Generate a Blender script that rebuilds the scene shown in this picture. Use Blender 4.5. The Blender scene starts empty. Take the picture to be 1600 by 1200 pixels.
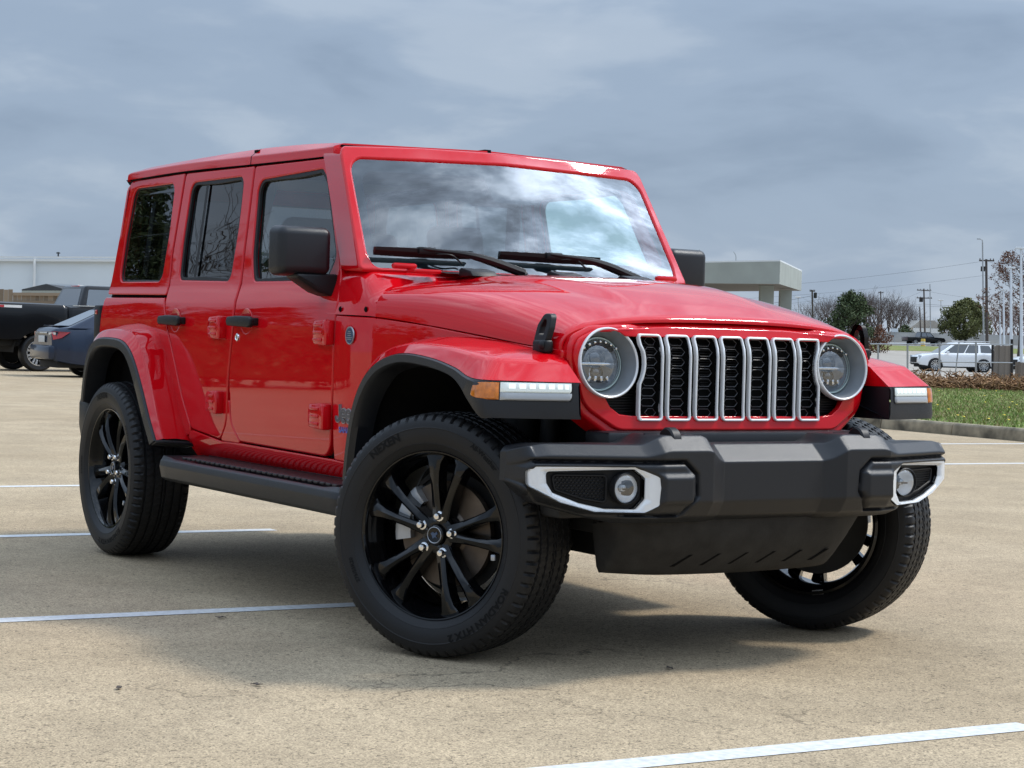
import bpy, bmesh, math, random
from mathutils import Vector, Matrix, noise
from mathutils.geometry import tessellate_polygon
PI = math.pi
R = math.radians
rnd = random.Random(7)
SC = bpy.context.scene
COL = SC.collection

# ------------------------------------------------------------------ camera
CAM = Vector((5.4715, -3.9317, 1.0548))
YAW, PITCH, ROLL, FPX = R(148.421), R(-1.34987), R(1.54322), 2956.66
cf = Vector((math.cos(YAW) * math.cos(PITCH), math.sin(YAW) * math.cos(PITCH), math.sin(PITCH)))
cr0 = Vector((math.sin(YAW), -math.cos(YAW), 0))
cu0 = cr0.cross(cf)
CRT = cr0 * math.cos(ROLL) + cu0 * math.sin(ROLL)
CUP = -cr0 * math.sin(ROLL) + cu0 * math.cos(ROLL)
cd = bpy.data.cameras.new('camera')
cam = bpy.data.objects.new('camera', cd)
COL.objects.link(cam)
mw = Matrix((CRT, CUP, -cf)).transposed().to_4x4()
mw.translation = CAM
cam.matrix_world = mw
cd.sensor_width = 36
cd.lens = FPX * 36 / 1600
cd.clip_end = 5000
cd.clip_start = 0.05
SC.camera = cam

# ------------------------------------------------------------------ light
SUN_DIR = Vector((0.16, 0.60, 0.78)).normalized()
SUN_EL = math.asin(SUN_DIR.z)
SUN_AZ = math.atan2(SUN_DIR.x, SUN_DIR.y)
world = bpy.data.worlds.new('World')
SC.world = world
world.use_nodes = True
wn, wl = world.node_tree.nodes, world.node_tree.links
wn.clear()


def node(nt, typ, loc=(0, 0), **kw):
    n = nt.nodes.new(typ)
    for k, v in kw.items():
        setattr(n, k, v)
    return n


def build_world():
    nt = world.node_tree
    L = nt.links.new
    out = node(nt, 'ShaderNodeOutputWorld')
    bg = node(nt, 'ShaderNodeBackground')
    sky = node(nt, 'ShaderNodeTexSky', sky_type='NISHITA', sun_disc=False)
    sky.sun_elevation = SUN_EL
    sky.sun_rotation = SUN_AZ
    sky.air_density = 1.0
    sky.dust_density = 1.5
    tc = node(nt, 'ShaderNodeTexCoord')
    # cloud deck: direction projected onto a flat layer, softened towards the horizon
    sep = node(nt, 'ShaderNodeSeparateXYZ')
    L(tc.outputs['Generated'], sep.inputs[0])
    den = node(nt, 'ShaderNodeMath', operation='ADD')
    zc = node(nt, 'ShaderNodeMath', operation='MAXIMUM')
    L(sep.outputs['Z'], zc.inputs[0]); zc.inputs[1].default_value = 0.0
    L(zc.outputs[0], den.inputs[0]); den.inputs[1].default_value = 0.34
    dx = node(nt, 'ShaderNodeMath', operation='DIVIDE')
    dy = node(nt, 'ShaderNodeMath', operation='DIVIDE')
    L(sep.outputs['X'], dx.inputs[0]); L(den.outputs[0], dx.inputs[1])
    L(sep.outputs['Y'], dy.inputs[0]); L(den.outputs[0], dy.inputs[1])
    cmb = node(nt, 'ShaderNodeCombineXYZ')
    L(dx.outputs[0], cmb.inputs[0]); L(dy.outputs[0], cmb.inputs[1])
    zz = node(nt, 'ShaderNodeMath', operation='MULTIPLY')
    L(sep.outputs['Z'], zz.inputs[0]); zz.inputs[1].default_value = 4.5
    L(zz.outputs[0], cmb.inputs[2])

    def fbm(scale, detail, rough, dist, off):
        mp = node(nt, 'ShaderNodeMapping')
        mp.inputs['Location'].default_value = off
        L(cmb.outputs[0], mp.inputs[0])
        n = node(nt, 'ShaderNodeTexNoise')
        n.inputs['Scale'].default_value = scale
        n.inputs['Detail'].default_value = detail
        n.inputs['Roughness'].default_value = rough
        n.inputs['Distortion'].default_value = dist
        L(mp.outputs[0], n.inputs['Vector'])
        return n.outputs['Fac']
    n1 = fbm(1.5, 7, 0.52, 0.25, (7.3, 2.2, 1.1))
    n2 = fbm(4.2, 6, 0.5, 0.4, (0.3, 5.2, 2.0))
    mixn = node(nt, 'ShaderNodeMath', operation='MULTIPLY_ADD')
    L(n2, mixn.inputs[0]); mixn.inputs[1].default_value = 0.32
    sc1 = node(nt, 'ShaderNodeMath', operation='MULTIPLY')
    L(n1, sc1.inputs[0]); sc1.inputs[1].default_value = 0.68
    L(sc1.outputs[0], mixn.inputs[2])
    # finer broken cloud high overhead
    def dotk(vec, k):
        d_ = node(nt, 'ShaderNodeVectorMath', operation='DOT_PRODUCT')
        L(tc.outputs['Generated'], d_.inputs[0]); d_.inputs[1].default_value = Vector(vec).normalized() * k
        return d_.outputs['Value']
    sv = Vector((-.41, .82, -.39)).normalized(); av = Vector((.29, .53, .79)).normalized()
    c3 = node(nt, 'ShaderNodeCombineXYZ')
    L(dotk(sv, 5.5), c3.inputs[0]); L(dotk(sv.cross(av), 34.0), c3.inputs[1])
    n3n = node(nt, 'ShaderNodeTexNoise')
    n3n.inputs['Scale'].default_value = 1.0; n3n.inputs['Detail'].default_value = 6
    n3n.inputs['Roughness'].default_value = 0.58; n3n.inputs['Distortion'].default_value = 0.2
    L(c3.outputs[0], n3n.inputs['Vector'])
    n3 = n3n.outputs['Fac']
    hi = node(nt, 'ShaderNodeMapRange', interpolation_type='SMOOTHSTEP')
    hi.inputs['From Min'].default_value = 0.30; hi.inputs['From Max'].default_value = 0.60
    hi.inputs['To Min'].default_value = 0.0; hi.inputs['To Max'].default_value = 0.80
    L(sep.outputs['Z'], hi.inputs['Value'])
    mx3 = node(nt, 'ShaderNodeMix', data_type='FLOAT')
    L(hi.outputs[0], mx3.inputs[0]); L(mixn.outputs[0], mx3.inputs[2]); L(n3, mx3.inputs[3])
    mixn = mx3
    ramp = node(nt, 'ShaderNodeValToRGB')
    cr = ramp.color_ramp
    cr.interpolation = 'EASE'
    cr.elements[0].position = 0.34; cr.elements[0].color = (0.270, 0.355, 0.485, 1)
    cr.elements[1].position = 0.70; cr.elements[1].color = (0.650, 0.720, 0.820, 1)
    e = cr.elements.new(0.47); e.color = (0.345, 0.440, 0.580, 1)
    e = cr.elements.new(0.55); e.color = (0.445, 0.535, 0.660, 1)
    L(mixn.outputs[0], ramp.inputs[0])
    # brighter overhead and round the veiled sun
    up = node(nt, 'ShaderNodeMapRange')
    up.inputs['From Min'].default_value = 0.16; up.inputs['From Max'].default_value = 0.70
    up.inputs['To Min'].default_value = 1.0; up.inputs["To Max"].default_value = 2.35
    L(sep.outputs['Z'], up.inputs['Value'])
    dot = node(nt, 'ShaderNodeVectorMath', operation='DOT_PRODUCT')
    L(tc.outputs['Generated'], dot.inputs[0]); dot.inputs[1].default_value = Vector((.18, .66, .73)).normalized()
    dc = node(nt, 'ShaderNodeMath', operation='MAXIMUM')
    L(dot.outputs['Value'], dc.inputs[0]); dc.inputs[1].default_value = 0.0

    def glow(p, k):
        a = node(nt, 'ShaderNodeMath', operation='POWER')
        L(dc.outputs[0], a.inputs[0]); a.inputs[1].default_value = p
        b = node(nt, 'ShaderNodeMath', operation='MULTIPLY')
        L(a.outputs[0], b.inputs[0]); b.inputs[1].default_value = k
        return b.outputs[0]
    g1, g2 = glow(10, 1.1), glow(45, 6.0)
    ga = node(nt, 'ShaderNodeMath', operation='ADD'); L(g1, ga.inputs[0]); L(g2, ga.inputs[1])
    # the glow shows through the thin cloud only
    thin = node(nt, 'ShaderNodeMapRange')
    thin.inputs['From Min'].default_value = 0.42; thin.inputs['From Max'].default_value = 0.58
    thin.inputs['To Min'].default_value = 0.15; thin.inputs['To Max'].default_value = 1.5
    L(mixn.outputs[0], thin.inputs['Value'])
    gm = node(nt, 'ShaderNodeMath', operation='MULTIPLY'); L(ga.outputs[0], gm.inputs[0]); L(thin.outputs[0], gm.inputs[1])
    gs = node(nt, 'ShaderNodeMath', operation='ADD'); L(gm.outputs[0], gs.inputs[0]); L(up.outputs[0], gs.inputs[1])
    ct = node(nt, 'ShaderNodeMapRange')
    ct.inputs['From Min'].default_value = 0.42; ct.inputs['From Max'].default_value = 0.60
    ct.inputs['To Min'].default_value = 1.0; ct.inputs['To Max'].default_value = 1.42
    L(mixn.outputs[0], ct.inputs['Value'])
    cm = node(nt, 'ShaderNodeMix', data_type='FLOAT')
    L(hi.outputs[0], cm.inputs[0]); cm.inputs[2].default_value = 1.0; L(ct.outputs[0], cm.inputs[3])
    gs2 = node(nt, 'ShaderNodeMath', operation='MULTIPLY'); L(gs.outputs[0], gs2.inputs[0]); L(cm.outputs[0], gs2.inputs[1])
    cl = node(nt, 'ShaderNodeVectorMath', operation='SCALE')
    L(ramp.outputs[0], cl.inputs[0]); L(gs2.outputs[0], cl.inputs['Scale'])
    # clear Nishita sky showing faintly between the clouds
    sk = node(nt, 'ShaderNodeVectorMath', operation='SCALE')
    L(sky.outputs[0], sk.inputs[0]); sk.inputs['Scale'].default_value = 1.0
    clx = node(nt, 'ShaderNodeVectorMath', operation='SCALE')
    L(cl.outputs[0], clx.inputs[0]); clx.inputs['Scale'].default_value = 10.0
    mx = node(nt, 'ShaderNodeMix', data_type='RGBA')
    mx.inputs[0].default_value = 0.88
    L(sk.outputs[0], mx.inputs[6]); L(clx.outputs[0], mx.inputs[7])
    L(mx.outputs[2], bg.inputs['Color'])
    bg.inputs['Strength'].default_value = 0.10
    L(bg.outputs[0], out.inputs['Surface'])


build_world()
sd = bpy.data.lights.new('sun', 'SUN')
sd.energy = 2.6
sd.angle = R(8)
sd.color = (1.0, 0.95, 0.87)
sun = bpy.data.objects.new('sun', sd)
COL.objects.link(sun)
sun.rotation_euler = SUN_DIR.to_track_quat('Z', 'Y').to_euler()
sun.location = (0, 0, 60)
SC.view_settings.view_transform = 'Standard'
SC.view_settings.look = 'None'
SC.view_settings.exposure = 0.0
SC.view_settings.gamma = 1.0

# ------------------------------------------------------------------ materials


def mat(name, col, rough=0.5, metal=0.0, coat=0.0, coat_rough=0.03, spec=0.5, vary=0.0, vscale=3.0,
        bump=0.0, bscale=300.0, emit=None, rvary=0.0):
    m = bpy.data.materials.new(name)
    m.use_nodes = True
    nt = m.node_tree
    b = nt.nodes['Principled BSDF']
    b.inputs['Base Color'].default_value = (*col, 1)
    b.inputs['Roughness'].default_value = rough
    b.inputs['Metallic'].default_value = metal
    b.inputs['Coat Weight'].default_value = coat
    b.inputs['Coat Roughness'].default_value = coat_rough
    b.inputs['Specular IOR Level'].default_value = spec
    L = nt.links.new
    if vary or bump or rvary:
        tc = node(nt, 'ShaderNodeTexCoord')
    if vary:
        n = node(nt, 'ShaderNodeTexNoise')
        n.inputs['Scale'].default_value = vscale
        n.inputs['Detail'].default_value = 6
        L(tc.outputs['Object'], n.inputs['Vector'])
        mr = node(nt, 'ShaderNodeMapRange')
        mr.inputs['From Min'].default_value = 0.3; mr.inputs['From Max'].default_value = 0.7
        mr.inputs['To Min'].default_value = 1 - vary; mr.inputs['To Max'].default_value = 1 + vary
        L(n.outputs['Fac'], mr.inputs['Value'])
        v = node(nt, 'ShaderNodeVectorMath', operation='SCALE')
        v.inputs[0].default_value = col
        L(mr.outputs[0], v.inputs['Scale'])
        L(v.outputs[0], b.inputs['Base Color'])
    if rvary:
        n = node(nt, 'ShaderNodeTexNoise')
        n.inputs['Scale'].default_value = vscale * 2.3
        n.inputs['Detail'].default_value = 5
        L(tc.outputs['Object'], n.inputs['Vector'])
        mr = node(nt, 'ShaderNodeMapRange')
        mr.inputs['From Min'].default_value = 0.3; mr.inputs['From Max'].default_value = 0.7
        mr.inputs['To Min'].default_value = max(0.02, rough - rvary); mr.inputs['To Max'].default_value = rough + rvary
        L(n.outputs['Fac'], mr.inputs['Value'])
        L(mr.outputs[0], b.inputs['Roughness'])
    if bump:
        n = node(nt, 'ShaderNodeTexNoise')
        n.inputs['Scale'].default_value = bscale
        n.inputs['Detail'].default_value = 3
        L(tc.outputs['Object'], n.inputs['Vector'])
        bp = node(nt, 'ShaderNodeBump')
        bp.inputs['Strength'].default_value = bump
        bp.inputs['Distance'].default_value = 0.002
        L(n.outputs['Fac'], bp.inputs['Height'])
        L(bp.outputs[0], b.inputs['Normal'])
    if emit:
        b.inputs['Emission Color'].default_value = (*emit[0], 1)
        b.inputs['Emission Strength'].default_value = emit[1]
    return m


def glass(name, tint, ior=1.55, rough=0.0, boost=1.7):
    """thin pane: tinted straight-through light plus a Fresnel mirror"""
    m = bpy.data.materials.new(name)
    m.use_nodes = True
    nt = m.node_tree
    nt.nodes.clear()
    L = nt.links.new
    out = node(nt, 'ShaderNodeOutputMaterial')
    tr = node(nt, 'ShaderNodeBsdfTransparent'); tr.inputs[0].default_value = (*tint, 1)
    gl = node(nt, 'ShaderNodeBsdfGlossy'); gl.inputs['Roughness'].default_value = rough
    gl.inputs['Color'].default_value = (1, 1, 1, 1)
    lw_ = node(nt, 'ShaderNodeLayerWeight'); lw_.inputs[0].default_value = 0.5
    pw = node(nt, 'ShaderNodeMath', operation='POWER'); pw.inputs[1].default_value = 5.0
    L(lw_.outputs['Facing'], pw.inputs[0])
    ma = node(nt, 'ShaderNodeMath', operation='MULTIPLY_ADD'); ma.inputs[1].default_value = 0.955; ma.inputs[2].default_value = 0.045
    L(pw.outputs[0], ma.inputs[0])
    mu = node(nt, 'ShaderNodeMath', operation='MULTIPLY', use_clamp=True); mu.inputs[1].default_value = boost
    L(ma.outputs[0], mu.inputs[0])
    mx = node(nt, 'ShaderNodeMixShader')
    L(mu.outputs[0], mx.inputs[0]); L(tr.outputs[0], mx.inputs[1]); L(gl.outputs[0], mx.inputs[2])
    L(mx.outputs[0], out.inputs[0])
    return m


M = {}
M['red'] = mat('red_paint', (0.58, 0.003, 0.008), 0.42, 0.0, 1.0, 0.022, 0.0, bump=0.8, bscale=3.0)
M['plastic'] = mat('textured_black_plastic', (0.0085, 0.0095, 0.0125), 0.37, spec=0.46, bump=0.30, bscale=900, vary=0.10, vscale=5)
M['plastic_dk'] = mat('dark_plastic', (0.008, 0.008, 0.009), 0.45, spec=0.3, bump=0.2, bscale=500)
M['skid'] = mat('scuffed_dark_plastic', (0.022, 0.021, 0.020), 0.68, spec=0.25, bump=0.5, bscale=160, vary=0.30, vscale=14)
M['liner'] = mat('wheel_well_liner', (0.008, 0.008, 0.008), 0.85, spec=0.2, bump=0.4, bscale=80)
M['gap'] = mat('seam_black', (0.004, 0.004, 0.004), 0.9, spec=0.1)
M['rubber'] = mat('tyre_rubber', (0.0085, 0.0085, 0.0095), 0.50, spec=0.36, bump=0.25, bscale=250, vary=0.15, vscale=8)
M['rubber_text'] = mat('moulded_rubber', (0.0052, 0.0052, 0.0055), 0.65, spec=0.18)
M['rim'] = mat('gloss_black_alloy', (0.0025, 0.0025, 0.003), 0.12, coat=0.4, coat_rough=0.02, spec=0.25)
M['silver'] = mat('satin_silver', (0.74, 0.75, 0.76), 0.30, metal=0.15, spec=0.5)
M['chrome'] = mat('chrome', (0.85, 0.85, 0.86), 0.10, metal=1.0)
M['disc'] = mat('brake_disc_metal', (0.12, 0.095, 0.075), 0.42, metal=0.6, vary=0.15, vscale=30)
M['caliper'] = mat('cast_caliper', (0.45, 0.46, 0.47), 0.42, metal=0.6, vary=0.1, vscale=20)
M['steel'] = mat('dark_steel', (0.03, 0.03, 0.03), 0.6, metal=0.5, vary=0.3, vscale=10)
M['honey'] = mat('grille_mesh_edge', (0.055, 0.055, 0.06), 0.35, spec=0.5)
M['glass'] = glass('windscreen_glass', (0.66, 0.88, 0.85), 1.55, boost=3.0)
M['glass_frit'] = mat('frit_black', (0.020, 0.021, 0.026), 1.0, spec=0.0)
M['glass_side'] = glass('side_glass', (0.80, 0.92, 0.90), 1.55, boost=1.7)
M['glass_dark'] = glass('privacy_glass', (0.13, 0.135, 0.14), 1.55, boost=1.15)
M['lens'] = glass('clear_lens', (0.93, 0.95, 0.97), 1.5, boost=3.2)
M['amber'] = mat('amber_lens', (0.60, 0.17, 0.012), 0.12, coat=1.0, vary=0.25, vscale=60)
M['drl'] = mat('running_light_lens', (0.74, 0.80, 0.78), 0.15, coat=1.0, emit=((0.9, 1.0, 0.95), 0.12))
M['lampgrey'] = mat('lamp_reflector', (0.50, 0.53, 0.56), 0.25, metal=0.5)
M['lampring'] = mat('halo_ring', (0.55, 0.68, 0.65), 0.25, coat=1.0)
M['seat'] = mat('seat_fabric', (0.09, 0.09, 0.092), 0.8, bump=0.3, bscale=200)
M['trim'] = mat('interior_trim', (0.055, 0.056, 0.058), 0.6)
M['lining'] = mat('headliner', (0.62, 0.64, 0.63), 0.9)
M['badge'] = mat('badge_grey', (0.10, 0.10, 0.115), 0.35, metal=0.4)
M['badge_edge'] = mat('badge_edge', (0.42, 0.44, 0.48), 0.3, metal=0.6)
M['blue'] = mat('badge_blue', (0.022, 0.06, 0.13), 0.35, coat=0.5)
M['blue_text'] = mat('blue_lettering', (0.10, 0.12, 0.42), 0.4)
M['tail'] = mat('tail_lamp_red', (0.45, 0.01, 0.015), 0.15, coat=1.0)
M['white_lamp'] = mat('clear_lamp', (0.75, 0.75, 0.75), 0.2, coat=1.0)
M['weight'] = mat('wheel_weight', (0.30, 0.30, 0.30), 0.5, metal=0.5)

# ------------------------------------------------------------------ mesh helpers


class MB:
    def __init__(s):
        s.v, s.f, s.n, s.mi, s.cur = [], [], [], [], 0

    def add(s, vs, fs, ns=None):
        o = len(s.v)
        s.v += [Vector(p) for p in vs]
        s.n += [Vector(p) for p in ns] if ns else [None] * len(vs)
        for f in fs:
            s.f.append(tuple(i + o for i in f))
            s.mi.append(s.cur)
        return s

    def grid(s, P, cu=False, cv=False):
        nu, nv = len(P), len(P[0])
        vs = [p for row in P for p in row]
        fs = []
        for i in range(nu - (0 if cu else 1)):
            for j in range(nv - (0 if cv else 1)):
                a, b = (i + 1) % nu, (j + 1) % nv
                fs.append((i * nv + j, a * nv + j, a * nv + b, i * nv + b))
        return s.add(vs, fs)

    def frombm(s, bm):
        bm.verts.index_update()
        s.add([v.co.copy() for v in bm.verts], [[v.index for v in f.verts] for f in bm.faces])
        bm.free()
        return s

    def box(s, c, d, rot=None, bev=0.0, seg=2, taper=None):
        bm = bmesh.new()
        bmesh.ops.create_cube(bm, size=1)
        for v in bm.verts:
            v.co = Vector((v.co.x * d[0], v.co.y * d[1], v.co.z * d[2]))
            if taper and v.co.z > 0:
                v.co.x *= taper[0]; v.co.y *= taper[1]
        if bev:
            bmesh.ops.bevel(bm, geom=list(bm.edges), offset=bev, segments=seg, profile=0.5, affect='EDGES')
        mt = Matrix.Translation(Vector(c)) @ (rot.to_4x4() if rot is not None else Matrix())
        bm.transform(mt)
        return s.frombm(bm)

    def prism(s, poly, ext, bev=0.0, seg=2):
        """3D polygon pushed along ext"""
        bm = bmesh.new()
        e = Vector(ext)
        a = [bm.verts.new(Vector(p)) for p in poly]
        b = [bm.verts.new(Vector(p) + e) for p in poly]
        n = len(poly)
        f1 = bm.faces.new(a); f2 = bm.faces.new(list(reversed(b)))
        for i in range(n):
            bm.faces.new((a[i], b[i], b[(i + 1) % n], a[(i + 1) % n]))
        bmesh.ops.recalc_face_normals(bm, faces=bm.faces)
        if bev:
            ed = [x for x in bm.edges if x.calc_face_angle(0) > 0.3]
            bmesh.ops.bevel(bm, geom=ed, offset=bev, segments=seg, profile=0.5, affect='EDGES')
        return s.frombm(bm)

    def tube(s, path, r, n=8, cap=True):
        path = [Vector(p) for p in path]
        rings = []
        up = Vector((0, 0, 1))
        for i, p in enumerate(path):
            t = (path[min(i + 1, len(path) - 1)] - path[max(i - 1, 0)]).normalized()
            a = t.cross(up)
            if a.length < 1e-3:
                a = t.cross(Vector((1, 0, 0)))
            a.normalize()
            b = a.cross(t)
            rr = r(i / max(1, len(path) - 1)) if callable(r) else r
            rings.append([p + (a * math.cos(2 * PI * k / n) + b * math.sin(2 * PI * k / n)) * rr for k in range(n)])
        o = len(s.v)
        s.grid(rings, cv=True)
        if cap and n > 2:
            for base in (o, o + (len(path) - 1) * n):
                s.f.append(tuple(base + k for k in range(n))); s.mi.append(s.cur)
        return s

    def loop(s, path, r, n=6):
        """closed tube"""
        path = [Vector(p) for p in path]
        m = len(path)
        nrm = Vector((0, 0, 0))
        for i in range(m):
            nrm += path[i].cross(path[(i + 1) % m])
        nrm = Vector((1, 0, 0)) if nrm.length < 1e-9 else None or nrm.normalized()
        c = sum(path, Vector()) / m
        nrm = Vector()
        for i in range(m):
            nrm += (path[i] - c).cross(path[(i + 1) % m] - c)
        nrm.normalize()
        rings = []
        for i, p in enumerate(path):
            t = (path[(i + 1) % m] - path[i - 1]).normalized()
            a = t.cross(nrm).normalized()
            b = t.cross(a)
            rings.append([p + (a * math.cos(2 * PI * k / n) + b * math.sin(2 * PI * k / n)) * r for k in range(n)])
        return s.grid(rings, cu=True, cv=True)

    def lathe(s, prof, n=48, M4=None, a0=0.0, a1=2 * PI):
        """profile [(radius, height)] about the local Z axis"""
        M4 = M4 or Matrix()
        full = abs(a1 - a0 - 2 * PI) < 1e-6
        m = n if full else n + 1
        P = []
        for k in range(m):
            a = a0 + (a1 - a0) * k / n
            P.append([M4 @ Vector((r * math.cos(a), r * math.sin(a), h)) for r, h in prof])
        return s.grid(P, cu=full)

    def panel(s, outline, holes, mp, t=0.02, r=0.004, cell=0.08, hr=None):
        """bevelled sheet: outline and holes in (u,v), mp(u,v,d) -> point, d>0 outwards"""
        def area(p):
            return sum(p[i][0] * p[(i + 1) % len(p)][1] - p[(i + 1) % len(p)][0] * p[i][1] for i in range(len(p)))

        def outdirs(p):
            res = []
            k = len(p)
            for i in range(k):
                a, b, c = Vector(p[i - 1]), Vector(p[i]), Vector(p[(i + 1) % k])
                n1 = Vector(((b - a).y, -(b - a).x)); n2 = Vector(((c - b).y, -(c - b).x))
                n1 = n1.normalized() if n1.length else n1; n2 = n2.normalized() if n2.length else n2
                q = n1 + n2
                q = q.normalized() if q.length else n1
                q /= max(0.5, q.dot(n1) if n1.length else 1)
                res.append(q)
            return res
        loops = []
        o = list(outline)
        if area(o) < 0:
            o.reverse()
        loops.append(o)
        for h in holes:
            h = list(h)
            if area(h) > 0:
                h.reverse()
            loops.append(h)
        dirs = [outdirs(p) for p in loops]
        h_ = 1e-3

        def nrm(u, v):
            a = mp(u + h_, v, 0) - mp(u - h_, v, 0)
            b = mp(u, v + h_, 0) - mp(u, v - h_, 0)
            return a.cross(b).normalized(), a.normalized(), b.normalized()
        # front sheet
        rad = [r] + [r if hr is None else hr] * (len(loops) - 1)
        ins = [[Vector(p) - q * r_ for p, q in zip(lp, dr)] for lp, dr, r_ in zip(loops, dirs, rad)]
        flat = [Vector((p[0], p[1], 0)) for lp in ins for p in lp]
        tris = tessellate_polygon([[Vector((p[0], p[1], 0)) for p in lp] for lp in ins])
        bm = bmesh.new()
        vs = [bm.verts.new(p) for p in flat]
        for tr in tris:
            try:
                bm.faces.new([vs[i] for i in tr])
            except ValueError:
                pass
        us = [p.x for p in flat]; ws = [p.y for p in flat]
        for ax, lo, hi in ((0, min(us), max(us)), (1, min(ws), max(ws))):
            k = math.floor(lo / cell) + 1
            while k * cell < hi:
                co = (k * cell, 0, 0) if ax == 0 else (0, k * cell, 0)
                no = (1, 0, 0) if ax == 0 else (0, 1, 0)
                bmesh.ops.bisect_plane(bm, geom=list(bm.verts) + list(bm.edges) + list(bm.faces), plane_co=co, plane_no=no, dist=1e-6)
                k += 1
        bm.verts.index_update()
        V, N = [], []
        for v in bm.verts:
            V.append(mp(v.co.x, v.co.y, 0)); N.append(nrm(v.co.x, v.co.y)[0])
        F = []
        for f in bm.faces:
            q = [v.index for v in f.verts]
            if f.normal.z < 0:
                q.reverse()
            F.append(q)
        bm.free()
        s.add(V, F, N)
        # rounded edge and side walls
        for lp, dr, r in zip(loops, dirs, rad):
            rows, nr = [], []
            for k in range(4):
                a = k * PI / 6
                rows.append([]); nr.append([])
                for p, q in zip(lp, dr):
                    u, v = Vector(p) - q * r * (1 - math.sin(a))
                    n, tu, tv = nrm(u, v)
                    od = (tu * q.x + tv * q.y).normalized()
                    rows[-1].append(mp(u, v, -r * (1 - math.cos(a))))
                    nr[-1].append((n * math.cos(a) + od * math.sin(a)).normalized())
            rows.append([mp(p[0], p[1], -t) for p in lp]); nr.append(list(nr[-1]))
            m = len(lp)
            V = [p for row in rows for p in row]; N = [p for row in nr for p in row]
            F = []
            for i in range(4):
                for j in range(m):
                    b = (j + 1) % m
                    F.append((i * m + j, (i + 1) * m + j, (i + 1) * m + b, i * m + b))
            s.add(V, F, N)
        return s

    def xf(s, M4):
        s.v = [M4 @ p for p in s.v]
        q = M4.to_3x3()
        s.n = [None if n is None else (q @ n).normalized() for n in s.n]
        return s

    def mir(s):
        """copy mirrored left to right"""
        o = MB()
        o.v = [Vector((p.x, -p.y, p.z)) for p in s.v]
        o.n = [None if n is None else Vector((n.x, -n.y, n.z)) for n in s.n]
        o.f = [tuple(reversed(f)) for f in s.f]
        o.mi = list(s.mi)
        return o

    def join(s, o):
        k = len(s.v)
        s.v += o.v; s.n += o.n
        s.f += [tuple(i + k for i in f) for f in o.f]
        s.mi += o.mi
        return s

    def build(s, name, mats, parent=None, sharp=35, loc=None, rot=None):
        me = bpy.data.meshes.new(name)
        me.from_pydata([tuple(p) for p in s.v], [], s.f)
        mats = mats if isinstance(mats, (list, tuple)) else [mats]
        for m in mats:
            me.materials.append(M[m] if isinstance(m, str) else m)
        if len(mats) > 1:
            me.polygons.foreach_set('material_index', s.mi)
        me.validate(clean_customdata=False)
        me.polygons.foreach_set('use_smooth', [True] * len(me.polygons))
        if len(me.vertices) == len(s.n):
            me.set_sharp_from_angle(angle=R(sharp))
            if any(n is not None for n in s.n):
                me.normals_split_custom_set_from_vertices([(0, 0, 0) if n is None else tuple(n) for n in s.n])
        me.update()
        ob = bpy.data.objects.new(name, me)
        COL.objects.link(ob)
        if parent is not None:
            ob.parent = parent
        if loc is not None:
            ob.location = loc
        if rot is not None:
            ob.rotation_euler = rot
        return ob


def tag(o, label=None, cat=None, group=None, kind=None):
    if label: o['label'] = label
    if cat: o['category'] = cat
    if group: o['group'] = group
    if kind: o['kind'] = kind
    return o


def thing(name, label, cat, loc=(0, 0, 0), rz=0.0, group=None):
    o = bpy.data.objects.new(name, None)
    o.empty_display_size = 0.3
    COL.objects.link(o)
    o.location = loc
    o.rotation_euler = (0, 0, rz)
    return tag(o, label, cat, group)


def kids(o):
    return [x for x in bpy.data.objects if x.parent == o]


def copy_tree(o, parent=None):
    c = o.copy()
    COL.objects.link(c)
    if parent is not None:
        c.parent = parent
    for ch in kids(o):
        if ch is not c:
            copy_tree(ch, c)
    return c


def rp(pts, seg=5, maxlen=0.0):
    """polygon [(x,y,r)] with rounded corners"""
    out = []
    n = len(pts)
    for i in range(n):
        x, y = pts[i][0], pts[i][1]
        r = pts[i][2] if len(pts[i]) > 2 else 0
        p = Vector((x, y)); a = Vector(pts[i - 1][:2]); b = Vector(pts[(i + 1) % n][:2])
        if r <= 0:
            out.append(p); continue
        d1 = (a - p); d2 = (b - p)
        l1, l2 = d1.length, d2.length
        d1.normalize(); d2.normalize()
        ang = math.acos(max(-1, min(1, d1.dot(d2))))
        t = min(r / max(1e-4, math.tan(ang / 2)), l1 * 0.49, l2 * 0.49)
        rr = t * math.tan(ang / 2)
        bis = (d1 + d2).normalized()
        c = p + bis * (rr / max(1e-4, math.sin(ang / 2)))
        s0 = p + d1 * t - c; s1 = p + d2 * t - c
        a0 = math.atan2(s0.y, s0.x); a1 = math.atan2(s1.y, s1.x)
        da = (a1 - a0 + PI) % (2 * PI) - PI
        for k in range(seg + 1):
            q = a0 + da * k / seg
            out.append(c + Vector((math.cos(q), math.sin(q))) * rr)
    if maxlen:
        o2 = []
        for i in range(len(out)):
            a, b = out[i], out[(i + 1) % len(out)]
            k = max(1, int(math.ceil((b - a).length / maxlen)))
            o2 += [a.lerp(b, j / k) for j in range(k)]
        out = o2
    return [(p.x, p.y) for p in out]


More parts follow.
